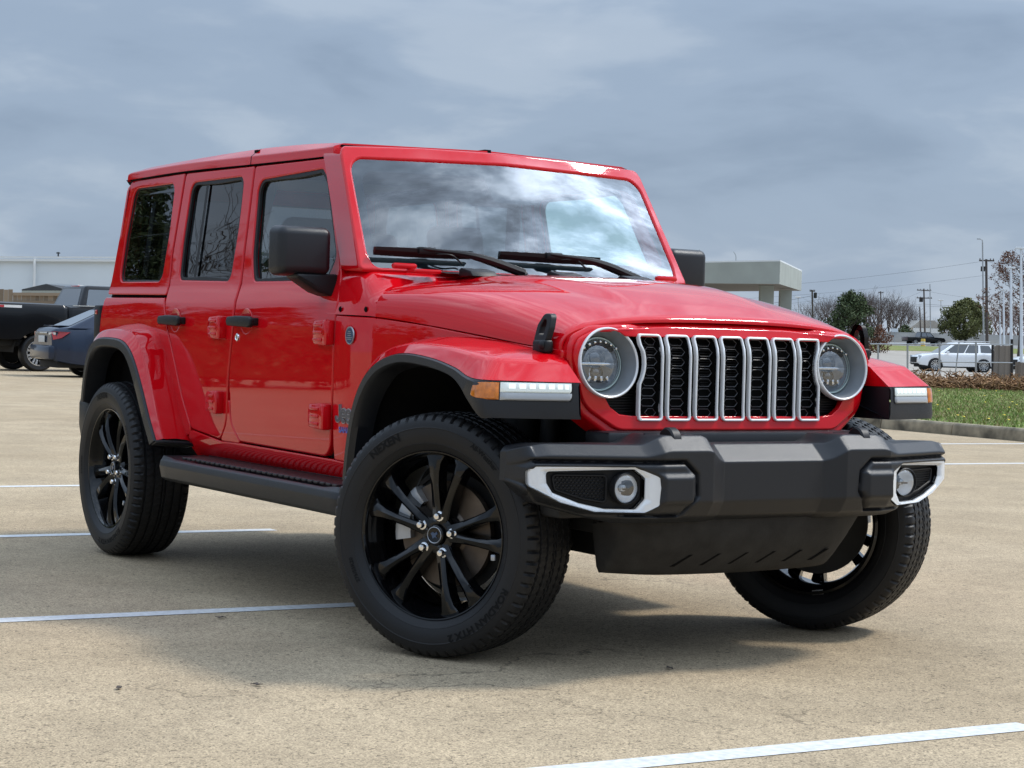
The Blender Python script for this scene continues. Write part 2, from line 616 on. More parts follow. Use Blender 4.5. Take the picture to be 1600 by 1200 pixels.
def cr_path(pts, per=6, closed=False):
    """Catmull-Rom through the points"""
    P = [Vector(p) for p in pts]
    n = len(P)
    out = []
    rng = n if closed else n - 1
    for i in range(rng):
        p1, p2 = P[i], P[(i + 1) % n]
        p0 = P[i - 1] if (i > 0 or closed) else p1 * 2 - p2
        p3 = P[(i + 2) % n] if (i + 2 < n or closed) else p2 * 2 - p1
        for k in range(per):
            t = k / per
            out.append(0.5 * ((2 * p1) + (p2 - p0) * t + (2 * p0 - 5 * p1 + 4 * p2 - p3) * t * t + (3 * p1 - p0 - 3 * p2 + p3) * t ** 3))
    if not closed:
        out.append(P[-1])
    return out


def lerp_tab(tab, x):
    if x <= tab[0][0]: return tab[0][1]
    for (a, fa), (b, fb) in zip(tab, tab[1:]):
        if x <= b:
            return fa + (fb - fa) * (x - a) / (b - a)
    return tab[-1][1]


def smooth_tab(tab):
    """monotone-ish cubic through a table"""
    xs = [a for a, _ in tab]; ysv = [b for _, b in tab]
    n = len(xs)
    ms = []
    for i in range(n):
        if i == 0: ms.append((ysv[1] - ysv[0]) / (xs[1] - xs[0]))
        elif i == n - 1: ms.append((ysv[-1] - ysv[-2]) / (xs[-1] - xs[-2]))
        else: ms.append((ysv[i + 1] - ysv[i - 1]) / (xs[i + 1] - xs[i - 1]))

    def f(x):
        if x <= xs[0]: return ysv[0] + ms[0] * (x - xs[0])
        if x >= xs[-1]: return ysv[-1] + ms[-1] * (x - xs[-1])
        i = 0
        while x > xs[i + 1]: i += 1
        h = xs[i + 1] - xs[i]; t = (x - xs[i]) / h
        return ((2 * t ** 3 - 3 * t * t + 1) * ysv[i] + (t ** 3 - 2 * t * t + t) * h * ms[i] + (-2 * t ** 3 + 3 * t * t) * ysv[i + 1] + (t ** 3 - t * t) * h * ms[i + 1])
    return f


def sstep(a, b, x):
    t = max(0.0, min(1.0, (x - a) / (b - a)))
    return t * t * (3 - 2 * t)


def text_geo(body, size, extrude=0.0, bold=0.0):
    c = bpy.data.curves.new('lettering', 'FONT')
    c.body = body; c.size = size; c.extrude = extrude; c.offset = bold
    c.resolution_u = 3
    c.align_x = 'CENTER'; c.align_y = 'CENTER'
    o = bpy.data.objects.new('lettering', c)
    me = bpy.data.meshes.new_from_object(o)
    vs = [v.co.copy() for v in me.vertices]
    fs = [tuple(p.vertices) for p in me.polygons]
    bpy.data.objects.remove(o); bpy.data.curves.remove(c); bpy.data.meshes.remove(me)
    return vs, fs


def at(px, py, s):
    """world point on the photo ray (1600x1200) at forward distance s metres"""
    d = cf + CRT * ((px - 800) / FPX) + CUP * ((600 - py) / FPX)
    hf = d.x * math.cos(YAW) + d.y * math.sin(YAW)
    return CAM + d * (s / hf)
# ------------------------------------------------------------------ ground and setting
FW = Vector((math.cos(YAW), math.sin(YAW), 0))
RT = Vector((math.sin(YAW), -math.cos(YAW), 0))


def gpos(s, l, z=0.0):
    p = CAM + FW * s + RT * l
    return Vector((p.x, p.y, z))


terr = [(-400, 0), (95, 0), (108, -.14), (116, -.14), (150, .2), (228, .93), (250, 1.60), (300, 2.25), (330, 2.1), (900, 2.0), (3000, -4)]


def gh_(s):
    return lerp_tab(terr, s)


def on(px, s, dz=0.0):
    """ground point below photo column px at distance s"""
    l = (px - 800) / FPX * s
    return gpos(s, l, gh_(s) + dz)


def concrete(name, a, b, speck=1.0, cracks=True):
    m = bpy.data.materials.new(name)
    m.use_nodes = True
    nt = m.node_tree; L = nt.links.new
    bs = nt.nodes['Principled BSDF']
    bs.inputs['Roughness'].default_value = 0.88
    bs.inputs['Specular IOR Level'].default_value = 0.25
    tc = node(nt, 'ShaderNodeTexCoord')

    def noise_(scale, detail=5, rough=.55):
        n = node(nt, 'ShaderNodeTexNoise')
        n.inputs['Scale'].default_value = scale; n.inputs['Detail'].default_value = detail; n.inputs['Roughness'].default_value = rough
        L(tc.outputs['Object'], n.inputs['Vector'])
        return n.outputs['Fac']

    def mrange(src, f0, f1, t0, t1, clamp=True):
        n = node(nt, 'ShaderNodeMapRange', clamp=clamp)
        n.inputs['From Min'].default_value = f0; n.inputs['From Max'].default_value = f1
        n.inputs['To Min'].default_value = t0; n.inputs['To Max'].default_value = t1
        L(src, n.inputs['Value'])
        return n.outputs[0]

    def mul(x, y):
        n = node(nt, 'ShaderNodeMath', operation='MULTIPLY'); L(x, n.inputs[0])
        if hasattr(y, 'is_output'): L(y, n.inputs[1])
        else: n.inputs[1].default_value = y
        return n.outputs[0]
    big = mrange(noise_(.35, 6, .6), .3, .7, 0, 1)
    mx = node(nt, 'ShaderNodeMix', data_type='RGBA')
    L(big, mx.inputs[0]); mx.inputs[6].default_value = (*a, 1); mx.inputs[7].default_value = (*b, 1)
    # stained patches and tyre-worn lanes
    st_ = mrange(noise_(1.7, 7, .65), .35, .68, .86, 1.10)
    st2 = mrange(noise_(14, 4, .6), .3, .7, .93, 1.07)
    # exposed pebbles
    v = node(nt, 'ShaderNodeTexVoronoi')
    v.inputs['Scale'].default_value = 230
    L(tc.outputs['Object'], v.inputs['Vector'])
    sep = node(nt, 'ShaderNodeSeparateColor'); L(v.outputs['Color'], sep.inputs[0])
    peb = mrange(sep.outputs[0], 0, 1, 1 - .30 * speck, 1 + .26 * speck)
    dark = mrange(sep.outputs[1], .86, .96, 1, 1 - .62 * speck)
    v2 = node(nt, 'ShaderNodeTexVoronoi')
    v2.inputs['Scale'].default_value = 95
    L(tc.outputs['Object'], v2.inputs['Vector'])
    sep2 = node(nt, 'ShaderNodeSeparateColor'); L(v2.outputs['Color'], sep2.inputs[0])
    dark2 = mrange(sep2.outputs[1], .93, .99, 1, 1 - .45 * speck)
    pits = mrange(v2.outputs['Distance'], .25, .62, 1.03, .93)
    fac = mul(mul(mul(st_, st2), mul(peb, dark)), mul(dark2, pits))
    if cracks:
        wob = node(nt, 'ShaderNodeTexNoise'); wob.inputs['Scale'].default_value = 1.1; wob.inputs['Detail'].default_value = 6
        L(tc.outputs['Object'], wob.inputs['Vector'])
        wsc = node(nt, 'ShaderNodeVectorMath', operation='SCALE'); L(wob.outputs['Color'], wsc.inputs[0]); wsc.inputs['Scale'].default_value = 1.5
        ad = node(nt, 'ShaderNodeVectorMath', operation='ADD'); L(tc.outputs['Object'], ad.inputs[0]); L(wsc.outputs[0], ad.inputs[1])
        vc = node(nt, 'ShaderNodeTexVoronoi', feature='DISTANCE_TO_EDGE'); vc.inputs['Scale'].default_value = .23
        L(ad.outputs[0], vc.inputs['Vector'])
        line = mrange(vc.outputs['Distance'], .0005, .0018, 1, 0)
        gate = mrange(noise_(.5, 3), .50, .62, 0, .5)
        ck = node(nt, 'ShaderNodeMath', operation='SUBTRACT'); ck.inputs[0].default_value = 1.0
        L(mul(line, gate), ck.inputs[1])
        fac = mul(fac, ck.outputs[0])
    sc = node(nt, 'ShaderNodeVectorMath', operation='SCALE')
    L(mx.outputs[2], sc.inputs[0]); L(fac, sc.inputs['Scale'])
    L(sc.outputs[0], bs.inputs['Base Color'])
    bp = node(nt, 'ShaderNodeBump'); bp.inputs['Strength'].default_value = .5; bp.inputs['Distance'].default_value = .004
    L(mul(peb, pits), bp.inputs['Height']); L(bp.outputs[0], bs.inputs['Normal'])
    return m


M['lot'] = concrete('aggregate_concrete', (0.400, 0.306, 0.194), (0.480, 0.381, 0.256))
M['far_lot'] = mat('grey_lot', (.315, .285, .245), .9, vary=.12, vscale=.25)
M['paint'] = mat('road_paint', (0.60, 0.60, 0.59), 0.7, vary=.16, vscale=40, bump=.5, bscale=120)
M['joint'] = mat('joint_filler', (0.20, 0.165, 0.12), 0.9)
M['kerb'] = mat('mossy_kerb', (0.215, 0.180, 0.125), 0.9, vary=.65, vscale=4.5, bump=.6, bscale=60)
M['road'] = mat('highway_asphalt', (0.20, 0.20, 0.195), 0.9, vary=.12, vscale=.3)
M['barrier'] = mat('barrier_concrete', (0.36, 0.35, 0.325), 0.9, vary=.18, vscale=.5)

ss = [-400, -120, -40, -10, 0, 10, 20, 30, 45, 60, 80, 95, 108, 116, 130, 150, 180, 228, 250, 275, 300, 330, 450, 900, 3000]
g = MB().grid([[gpos(s, l, gh_(s)) for l in (-2500, -900, -300, -120, -60, -30, -10, 0, 10, 30, 60, 120, 300, 900, 2500)] for s in ss])
tag(g.build('ground', 'lot', sharp=180), kind='structure')


def sheet_on(name, m, pts, dz=.004, kind='structure'):
    mb = MB()
    mb.add([Vector(p) + Vector((0, 0, dz)) for p in pts], [tuple(range(len(pts)))])
    o = mb.build(name, m)
    if kind: tag(o, kind=kind)
    return o


def stall_line(x_at, y_at, y0, y1, w=.10, slope=.068):
    def q(y, dx): return Vector((x_at + (y - y_at) * slope + dx, y, 0))
    n = 40
    mb = MB().grid([[q(y0 + (y1 - y0) * k / n, d) + Vector((0, 0, .002)) for d in (-w / 2, w / 2)] for k in range(n + 1)])
    tag(mb.build('parking_line', 'paint'), kind='structure')


stall_line(-1.130, -.60, -6.5, .30)
stall_line(-3.850, -.30, -6.5, .30)
stall_line(-6.800, .00, -6.5, .32, slope=.075)
stall_line(1.662, -.60, -6.5, .13, .10, slope=.064)
stall_line(4.40, -.6, -6.5, .2)
stall_line(-7.40, 9.30, 6.0, 12.6, .11)
stall_line(-10.22, 11.9, 6.0, 12.9, .11)
for x in (-15.7, -27.5):
    mb = MB().grid([[Vector((x + d + .0 * y, y, .0035)) for d in (-.012, .012)] for y in (-40, -10, 2, 10)])
    tag(mb.build('expansion_joint', 'joint'), kind='structure')
mb = MB().grid([[Vector((x, -3.35 + d, .0035)) for d in (-.004, .004)] for x in (-40, -10, 0, 12)])

# kerbed lawn on the right
K0, K1 = Vector((-25.5, 15.02, 0)), Vector((-3.0, 12.14, 0))
kd = (K1 - K0).normalized(); kn = Vector((-kd.y, kd.x, 0))
if kn.y < 0: kn = -kn
kb = MB()
for i in range(15):
    a = K0 + kd * (i * 1.52); b = a + kd * 1.505
    kb.prism([a, a + kn * .02 + Vector((0, 0, .125)), a + kn * .045 + Vector((0, 0, .15)), a + kn * .17 + Vector((0, 0, .15)), a + kn * .17], b - a, bev=.008)
tag(kb.build('kerb', 'kerb'), kind='structure')


def lawn_mat():
    m = bpy.data.materials.new('lawn_soil')
    m.use_nodes = True
    nt = m.node_tree; L = nt.links.new
    b = nt.nodes['Principled BSDF']; b.inputs['Roughness'].default_value = .95; b.inputs['Specular IOR Level'].default_value = .1
    tc = node(nt, 'ShaderNodeTexCoord')
    n = node(nt, 'ShaderNodeTexNoise'); n.inputs['Scale'].default_value = 1.3; n.inputs['Detail'].default_value = 8; n.inputs['Roughness'].default_value = .7
    L(tc.outputs['Object'], n.inputs['Vector'])
    r = node(nt, 'ShaderNodeValToRGB'); L(n.outputs['Fac'], r.inputs[0])
    r.color_ramp.elements[0].position = .38; r.color_ramp.elements[0].color = (.24, .21, .10, 1)
    r.color_ramp.elements[1].position = .60; r.color_ramp.elements[1].color = (.13, .19, .045, 1)
    L(r.outputs[0], b.inputs['Base Color'])
    return m


M['lawn'] = lawn_mat()
LB = on(1230, 50); RB_ = on(1900, 50)
A_ = K0 + kn * .17 + Vector((0, 0, .135)); B_ = K1 + kn * .17 + Vector((0, 0, .135))
N = 14
lw = MB().grid([[A_.lerp(Vector((LB.x, LB.y, .03)), t / N).lerp(B_.lerp(Vector((RB_.x, RB_.y, .03)), t / N), u / 16) + Vector((0, 0, .02 * math.sin(u * 1.7 + t))) * (1 if 0 < t < N else 0) for u in range(17)] for t in range(N + 1)])
tag(lw.build('lawn', 'lawn', sharp=180), kind='structure')


def lawn_z(p):
    d = (p - K0).dot(kn)
    return .135 * (1 - max(0, min(1, d / 26))) + .01


def leafmat(name, col, var=.35, rough=.7):
    m = bpy.data.materials.new(name)
    m.use_nodes = True
    nt = m.node_tree; L = nt.links.new
    b = nt.nodes['Principled BSDF']; b.inputs['Roughness'].default_value = rough; b.inputs['Specular IOR Level'].default_value = .2
    gi = node(nt, 'ShaderNodeNewGeometry')
    mr = node(nt, 'ShaderNodeMapRange'); mr.inputs['To Min'].default_value = 1 - var; mr.inputs['To Max'].default_value = 1 + var
    L(gi.outputs['Random Per Island'], mr.inputs['Value'])
    v = node(nt, 'ShaderNodeVectorMath', operation='SCALE'); v.inputs[0].default_value = col
    L(mr.outputs[0], v.inputs['Scale']); L(v.outputs[0], b.inputs['Base Color'])
    return m


M['blade'] = leafmat('grass_blades', (.190, .255, .070), .5)
M['blade_dry'] = leafmat('dry_grass', (.30, .26, .12), .4)
M['dandelion'] = mat('dandelion_yellow', (.75, .55, .03), .6)
M['leaf_dark'] = leafmat('evergreen_leaf', (.060, .082, .036), .45)
M['leaf_oak'] = leafmat('live_oak_leaf', (.125, .130, .050), .45)
M['leaf_brown'] = leafmat('dead_leaf', (.13, .060, .035), .4)
M['bark'] = mat('bark', (.075, .060, .050), .9, vary=.3, vscale=6)
M['twig'] = mat('grey_twigs', (.085, .070, .066), .9, vary=.2, vscale=.5)
M['twig_red'] = mat('red_brown_twigs', (.115, .060, .045), .9, vary=.2, vscale=.5)
M['brush'] = leafmat('dry_brush', (.27, .160, .085), .6, .9)
gb, gd, gy = MB(), MB(), MB()
for i in range(15000):
    px = rnd.uniform(1410, 1680); s = math.sqrt(rnd.uniform(23.2 ** 2, 50 ** 2)) if i % 3 else rnd.uniform(23, 36)
    p = on(px, s)
    if (p - K0).dot(kn) < .22: continue
    nz = noise.noise(Vector((p.x * .9, p.y * .9, 0)))
    p.z = lawn_z(p)
    h = rnd.uniform(.02, .055) * (1 + .5 * max(0, nz)); w = rnd.uniform(.008, .018)
    a = rnd.uniform(0, 2 * PI); q = Vector((math.cos(a), math.sin(a), 0))
    ln = Vector((rnd.gauss(0, .4), rnd.gauss(0, .4), 1)) * h
    (gd if rnd.random() < .34 - .6 * nz else gb).add([p - q * w, p + q * w, p + ln], [(0, 1, 2)])
    if i % 520 == 0:
        c = p + Vector((0, 0, .07))
        gy.add([c + Vector((.022 * math.cos(k), .022 * math.sin(k), .01 * (k % 2))) for k in range(6)], [(0, 1, 2, 3, 4, 5)])
o = gb.build('grass', 'blade', sharp=180); tag(o, 'short green grass growing on the kerbed lawn', 'grass', kind='stuff')
o = gd.build('dry_grass', 'blade_dry', sharp=180); tag(o, 'straw coloured dry blades among the lawn grass', 'grass', kind='stuff')
o = gy.build('dandelions', 'dandelion', sharp=180); tag(o, 'yellow dandelion flowers dotted over the lawn', 'flowers', kind='stuff')

# brush pile behind the lawn
bp_ = MB()
for i in range(2300):
    px = rnd.uniform(1395, 1700); s = 50.5 + rnd.uniform(-.9, .9)
    hmax = .50 * (.65 + .45 * noise.noise(Vector((px * .02, 3, 0)))) + .10
    p = on(px, s); p.z = rnd.uniform(0, hmax) * (1 - .5 * abs(s - 50.5))
    a = rnd.uniform(0, 2 * PI); d = Vector((math.cos(a), math.sin(a), rnd.uniform(-.5, .5)))
    ln = rnd.uniform(.15, .55)
    path = [p]
    for k in range(3):
        d = (d + Vector((rnd.gauss(0, .5), rnd.gauss(0, .5), rnd.gauss(0, .4)))).normalized()
        q = path[-1] + d * ln / 3; q.z = max(.0, min(q.z, hmax + .12)); path.append(q)
    bp_.tube(path, lambda t: .022 * (1 - .7 * t), 3, cap=False)
o = bp_.build('brush_pile', 'brush', sharp=180); tag(o, 'long low pile of brown uprooted brush at the back of the lawn', 'brush pile')

# paler far lot beyond the fence
fl_ = MB().grid([[gpos(s, l, gh_(s) + .012) for l in (8, 16, 24, 32, 40, 50, 64, 90)] for s in (56, 70, 85, 95, 108, 116, 130, 150, 180, 228)])
tag(fl_.build('far_lot', 'far_lot', sharp=180), kind='structure')

# road, verge and barrier far off
vg = MB().grid([[gpos(s, l, gh_(s) + .02) for l in range(20, 121, 10)] for s in (229, 240, 250)])
tag(vg.build('verge', 'lawn', sharp=180), kind='structure')
rd_ = MB().grid([[gpos(s, l, gh_(s) + .02) for l in range(-60, 161, 20)] for s in (251, 275, 299)])
tag(rd_.build('road', 'road', sharp=180), kind='structure')
bw = MB()
bw.prism([gpos(300, -20, 2.2), gpos(300.3, -20, 3.85), gpos(300.5, -20, 3.85), gpos(300.8, -20, 2.2)], RT * 180)
o = bw.build('highway_barrier', 'barrier'); tag(o, 'long pale concrete barrier along the far side of the highway', 'barrier')

# ------------------------------------------------------------------ trees


def branch(mb, p, d, ln, r, depth, spread=.55, tips=None, up=.10, kids_=3, sides=5):
    n = 3
    path = [p]
    for k in range(n):
        d = (d + Vector((rnd.gauss(0, .13), rnd.gauss(0, .13), rnd.gauss(up * .5, .10)))).normalized()
        path.append(path[-1] + d * ln / n)
    mb.tube(path, lambda t: r * (1 - .45 * t), max(3, sides), cap=False)
    if depth <= 0:
        if tips is not None: tips.append(path[-1])
        return
    for k in range(kids_ + (1 if rnd.random() < .4 else 0)):
        t = rnd.uniform(.45, 1.0) if k else 1.0
        q = path[0].lerp(path[-1], t) if t < 1 else path[-1]
        if t < 1:
            i = min(n - 1, int(t * n)); q = path[i].lerp(path[i + 1], t * n - i)
        nd = (d + Vector((rnd.gauss(0, spread), rnd.gauss(0, spread), rnd.gauss(up, spread * .6)))).normalized()
        branch(mb, q, nd, ln * rnd.uniform(.60, .82), r * .58, depth - 1, spread, tips, up, kids_, sides - 1)


def leaves(mb, pts, size, n, rad):
    for p in pts:
        for k in range(n):
            while True:
                o = Vector((rnd.uniform(-1, 1), rnd.uniform(-1, 1), rnd.uniform(-1, 1)))
                if o.length < 1: break
            c = p + o * rad
            a = Vector((rnd.gauss(0, 1), rnd.gauss(0, 1), rnd.gauss(0, 1))).normalized()
            b = a.cross(Vector((rnd.gauss(0, 1), rnd.gauss(0, 1), rnd.gauss(0, 1)))).normalized()
            s = size * rnd.uniform(.6, 1.4)
            mb.add([c - a * s, c + b * s * .55, c + a * s, c - b * s * .55], [(0, 1, 2, 3)])


def crown_pts(h0, h1, rad, n, top=.5, lump=.35):
    """clump centres spread through an uneven crown; denser at the shell"""
    out = []
    while len(out) < n:
        z = rnd.random()
        prof = math.sin(PI * min(1, max(0, z ** (.55 + top * .3)))) ** .6
        a = rnd.uniform(0, 2 * PI)
        k = rad * prof * (1 + lump * noise.noise(Vector((math.cos(a) * 1.6, math.sin(a) * 1.6, z * 3 + h1))))
        r = k * math.sqrt(rnd.uniform(.12, 1))
        out.append(Vector((r * math.cos(a), r * math.sin(a), h0 + (h1 - h0) * z)))
    return out


def leafy_tree(name, label, cat, pos, h, rad, leafm, base=.18, clumps=110, per=38, size=.12, group=None, crad=.5):
    t = thing(name, label, cat, pos, 0, group)
    tr = MB()
    tr.tube(cr_path([Vector((0, 0, -.1)), Vector((.05, 0, h * .15)), Vector((.0, .06, h * .35)), Vector((.05, 0, h * .6))], 4), lambda q: .05 * h * (.55 if q > .05 else .75) * (1 - .7 * q), 8)
    for k in range(9):
        a = rnd.uniform(0, 2 * PI); z = h * rnd.uniform(.16, .5)
        branch(tr, Vector((0, 0, z)), Vector((math.cos(a), math.sin(a), rnd.uniform(.4, 1))).normalized(), rad * .55, h * .012, 1, .4)
    tr.build('trunk', 'bark', t)
    cr_ = MB()
    leaves(cr_, crown_pts(h * base, h, rad, clumps), size, per, crad)
    cr_.build('crown', leafm, t, sharp=180)
    return t


def bare_tree(name, label, cat, pos, h, group=None, m='twig', spread=.5, depth=5, up=.16):
    t = thing(name, label, cat, pos, 0, group)
    tr = MB()
    tr.tube([Vector((0, 0, -.1)), Vector((.02 * h, 0, h * .28))], lambda q: h * .018 * (1 - .3 * q), 6)
    tr.build('trunk', 'bark', t)
    cr_ = MB()
    for k in range(6):
        a = k * PI / 3 + rnd.uniform(-.5, .5)
        branch(cr_, Vector((.02 * h * .9, 0, h * (.12 + .03 * k))), Vector((math.cos(a) * .65, math.sin(a) * .65, 1)).normalized(), h * .27, h * .013, depth, spread, None, up, 2, 4)
    cr_.build('crown', m, t, sharp=180)
    return t


def gz(px, s): return on(px, s)


leafy_tree('evergreen_tree', 'dark dense round evergreen tree behind the hood, right of the concrete canopy', 'tree', gz(1328, 185), 5.9, 2.35, 'leaf_dark', .10, 120, 50, .14)
leafy_tree('live_oak_tree', 'olive green round oak tree standing behind the white parked car', 'tree', gz(1505, 262), 6.3, 3.7, 'leaf_oak', .20, 190, 46, .17, crad=.55)
leafy_tree('shrub', 'dark low evergreen shrub beside the pale house roof', 'shrub', gz(1410, 306), 2.6, 1.9, 'leaf_dark', .05, 40, 34, .16)
leafy_tree('shrub', 'rust brown shrub at the right foot of the dark evergreen tree', 'shrub', gz(1372, 200), 2.6, 1.6, 'leaf_brown', .05, 36, 30, .13)
bt0 = bare_tree('bare_tree', 'grey leafless tree in the bare row beyond the highway', 'tree', gz(1385, 345), 9.6, 'bare trees beyond the highway')
bt1 = bare_tree('bare_tree', 'grey leafless tree in the bare row beyond the highway', 'tree', gz(1352, 352), 10.6, 'bare trees beyond the highway')
for px, s, sc_, src in ((1270, 330, .7, 1), (1290, 352, .9, 1), (1312, 365, .95, 0), (1330, 372, 1.0, 1), (1345, 366, 1.03, 0), (1360, 370, 1.02, 1), (1376, 360, 1.0, 0), (1392, 368, .97, 1), (1410, 342, .86, 1), (1425, 352, .7, 0), (1278, 340, .86, 0), (1300, 360, .92, 1), (1322, 340, .98, 0), (1338, 348, 1.0, 0), (1368, 338, 1.03, 1), (1402, 350, .93, 0), (1418, 360, .82, 1), (1434, 372, .62, 0), (1452, 380, .55, 1), (1470, 372, .66, 0), (1262, 352, .8, 1)):
    c = copy_tree((bt0, bt1)[src])
    c.location = gz(px, s); c.scale = (sc_, sc_, sc_); c.rotation_euler = (0, 0, rnd.uniform(0, 6.28))
rt0 = bare_tree('bare_tree', 'red brown leafless tree in the thicket behind the white light poles', 'tree', gz(1558, 330), 8.0, 'red brown thicket trees', 'twig_red')
for px, s, sc_ in ((1530, 345, .88), (1545, 335, 1.0), (1572, 325, .95), (1588, 330, 1.05), (1606, 335, 1.0), (1516, 350, .75), (1480, 356, .7)):
    c = copy_tree(rt0); c.location = gz(px, s); c.scale = (sc_,) * 3; c.rotation_euler = (0, 0, rnd.uniform(0, 6.28))
# tall bald cypress keeping its brown leaves
cy = thing('cypress_tree', 'tall bare cypress tree with brown seed clusters at the right edge', 'tree', gz(1590, 175))
trm = MB().tube([Vector((0, 0, -.1)), Vector((.1, 0, 4)), Vector((0, .1, 9.4))], lambda q: .19 * (1 - .85 * q), 8)
crm = MB(); tips = []
for k in range(70):
    z = 2.2 + 7.0 * (k / 70); a = k * 2.4
    ln = 2.9 * (1 - (z - 2.2) / 9.4) ** .7
    branch(crm, Vector((0, 0, z)), Vector((math.cos(a), math.sin(a), .35)).normalized(), ln * .8, .035, 2, .45, tips, .08, 2, 4)
trm.build('trunk', 'bark', cy)
crm.build('branches', 'twig', cy, sharp=180)
lf = MB(); leaves(lf, tips, .085, 12, .26)
lf.build('seed_clusters', 'leaf_brown', cy, sharp=180)
# trees on the near side of the lot (behind the photographer, mirrored in the side windows)
n1_ = leafy_tree('evergreen_tree', 'big dark evergreen tree beside the lot, mirrored in the rear side window', 'tree', (-45.5, -13.9, 0), 8.7, 2.9, 'leaf_dark', .08, 170, 95, .11, crad=.6)
n2_ = leafy_tree('evergreen_tree', 'broad dark evergreen tree beside the lot, mirrored in the rear door window', 'tree', (-43.4, -18.6, 0), 7.7, 1.7, 'leaf_dark', .08, 110, 80, .11, crad=.5)
bare_tree('bare_tree', 'large leafless tree on the near side of the lot', 'tree', (-44.2, -17.0, 0), 9.2, None, 'twig', .5, 5)
bare_tree('bare_tree', 'slender leafless tree on the near side of the lot, towards the entrance', 'tree', (-16, -22, 0), 8.0, None, 'twig', .45, 4)

hg = thing('added_hedge', 'long dark row of foliage added out of view to darken reflections in the red doors', 'added_hedge', (-20.4, -9.2, 0), math.atan2(-.92, .39))  # added out of view so the doors mirror something dark
hcm = MB()
pts_ = [Vector((rnd.uniform(-7.5, 7.5), rnd.uniform(-.55, .55), rnd.uniform(.15, 2.15))) for _ in range(420)]
leaves(hcm, pts_, .075, 42, .38)
hcm.build('foliage', 'leaf_dark', hg, sharp=180)
hst = MB()
for k in range(19):
    hst.tube([Vector((-7.2 + .8 * k, 0, -.05)), Vector((-7.1 + .8 * k, .05, 1.5))], .035, 5)
for k in range(1):
    hst.box((0, 0, 1.05), (14.6, .7, 1.75), bev=.15)
hst.build('stems', 'leaf_dark', hg)

# ------------------------------------------------------------------ buildings
M['wall_white'] = mat('painted_metal_wall', (0.62, 0.69, 0.74), 0.6, vary=.04, vscale=.4)
M['wall_trim'] = mat('roof_trim', (0.66, 0.69, 0.70), 0.5)
M['stucco'] = mat('canopy_stucco', (0.315, 0.340, 0.310), 0.9, vary=.10, vscale=.8, bump=.4, bscale=30)
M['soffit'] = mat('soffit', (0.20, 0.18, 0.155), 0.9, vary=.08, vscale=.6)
M['roof_dark'] = mat('dark_shingles', (0.05, 0.055, 0.06), 0.9, vary=.2, vscale=4)
M['wood'] = leafmat('weathered_planks', (.30, .235, .17), .35, .9)
M['wood_dark'] = leafmat('weathered_grey_planks', (.17, .145, .12), .35, .9)
M['polewood'] = mat('pole_wood', (.075, .062, .055), .9, vary=.2, vscale=3)
M['galv'] = mat('galvanised_steel', (.36, .38, .39), .45, metal=.6)
M['whitepole'] = mat('white_pole_paint', (.62, .66, .70), .45)
M['wire'] = mat('cable', (.03, .03, .03), .7)

wh = thing('warehouse', 'long white metal warehouse wall with a seam behind the black pickup', 'building', gpos(100, -30, 0))
o0 = wh.location


def rel(p, o): return Vector(p) - Vector(o)


w_ = MB()
a0, a1 = at(-330, 402.5, 100), at(300, 405.5, 100)
dep = FW * 24
w_.add([rel((a0.x, a0.y, 0), o0), rel((a1.x, a1.y, 0), o0), rel(a1, o0), rel(a0, o0), rel(Vector((a0.x, a0.y, 0)) + dep, o0), rel(Vector((a1.x, a1.y, 0)) + dep, o0), rel(a1 + dep, o0), rel(a0 + dep, o0)],
       [(0, 1, 2, 3), (1, 5, 6, 2), (5, 4, 7, 6), (4, 0, 3, 7), (3, 2, 6, 7)])
w_.build('wall', 'wall_white', wh)
tr_ = MB()
for k in range(2):
    pa, pb = at(-330, 398.6 + k * 4.2, 99.85 - .05 * k), at(300, 401.6 + k * 4.2, 99.85 - .05 * k)
    tr_.prism([rel(pa, o0), rel(pa + Vector((0, 0, -.09 - .03 * k)), o0), rel(pa + Vector((0, 0, -.09 - .03 * k)) + FW * .12, o0), rel(pa + FW * .12, o0)], pb - pa)
tr_.build('gutter', 'wall_trim', wh)
ds_ = MB()
pd = at(54, 404, 99.8)
ds_.box(rel((pd.x, pd.y, pd.z / 2), o0), (.12, .12, pd.z))
ds_.build('downspout', 'wall_trim', wh)
vt = MB(); p = at(91, 397, 101)
vt.lathe([(0, .22), (.20, .14), (.20, .05), (.07, .04), (.07, -.3)], 12, Matrix.Translation(rel(p, o0)) @ Matrix.Scale(.55, 4))
vt.build('roof_vent', 'steel', wh)

# neighbouring house with a dark gable behind the plank fence
hs_ = thing('shed', 'small house with a dark gabled roof above the plank fence', 'building', gpos(84, -20.5, 0))
h0 = hs_.location
pl, pk_, pr = at(34, 452, 84), at(72, 443.5, 84), at(101, 452, 84)
bx = MB()
bl, br_ = Vector((pl.x, pl.y, 0)), Vector((pr.x, pr.y, 0))
bx.prism([rel(bl, h0), rel(br_, h0), rel((br_.x, br_.y, pr.z - .05), h0), rel((bl.x, bl.y, pl.z - .05), h0)], FW * 5)
bx.build('wall', 'stucco', hs_)
rfm = MB()
rfm.prism([rel(pl + Vector((0, 0, -.06)), h0), rel(pr + Vector((0, 0, -.06)), h0), rel(pr, h0), rel(pk_, h0), rel(pl, h0)], FW * 6 - Vector((0, 0, 0)))
rfm.build('roof', 'roof_dark', hs_)
cp = thing('carport', 'white flat carport roof beside the dark gable', 'carport', gpos(88, -19.5, 0))
c0 = cp.location
q0, q1 = at(74, 443, 88), at(122, 445, 88)
cm = MB().prism([rel(q0, c0), rel(q1, c0), rel(q1 - Vector((0, 0, .14)), c0), rel(q0 - Vector((0, 0, .14)), c0)], FW * 5)
cm.build('roof', 'wall_trim', cp)
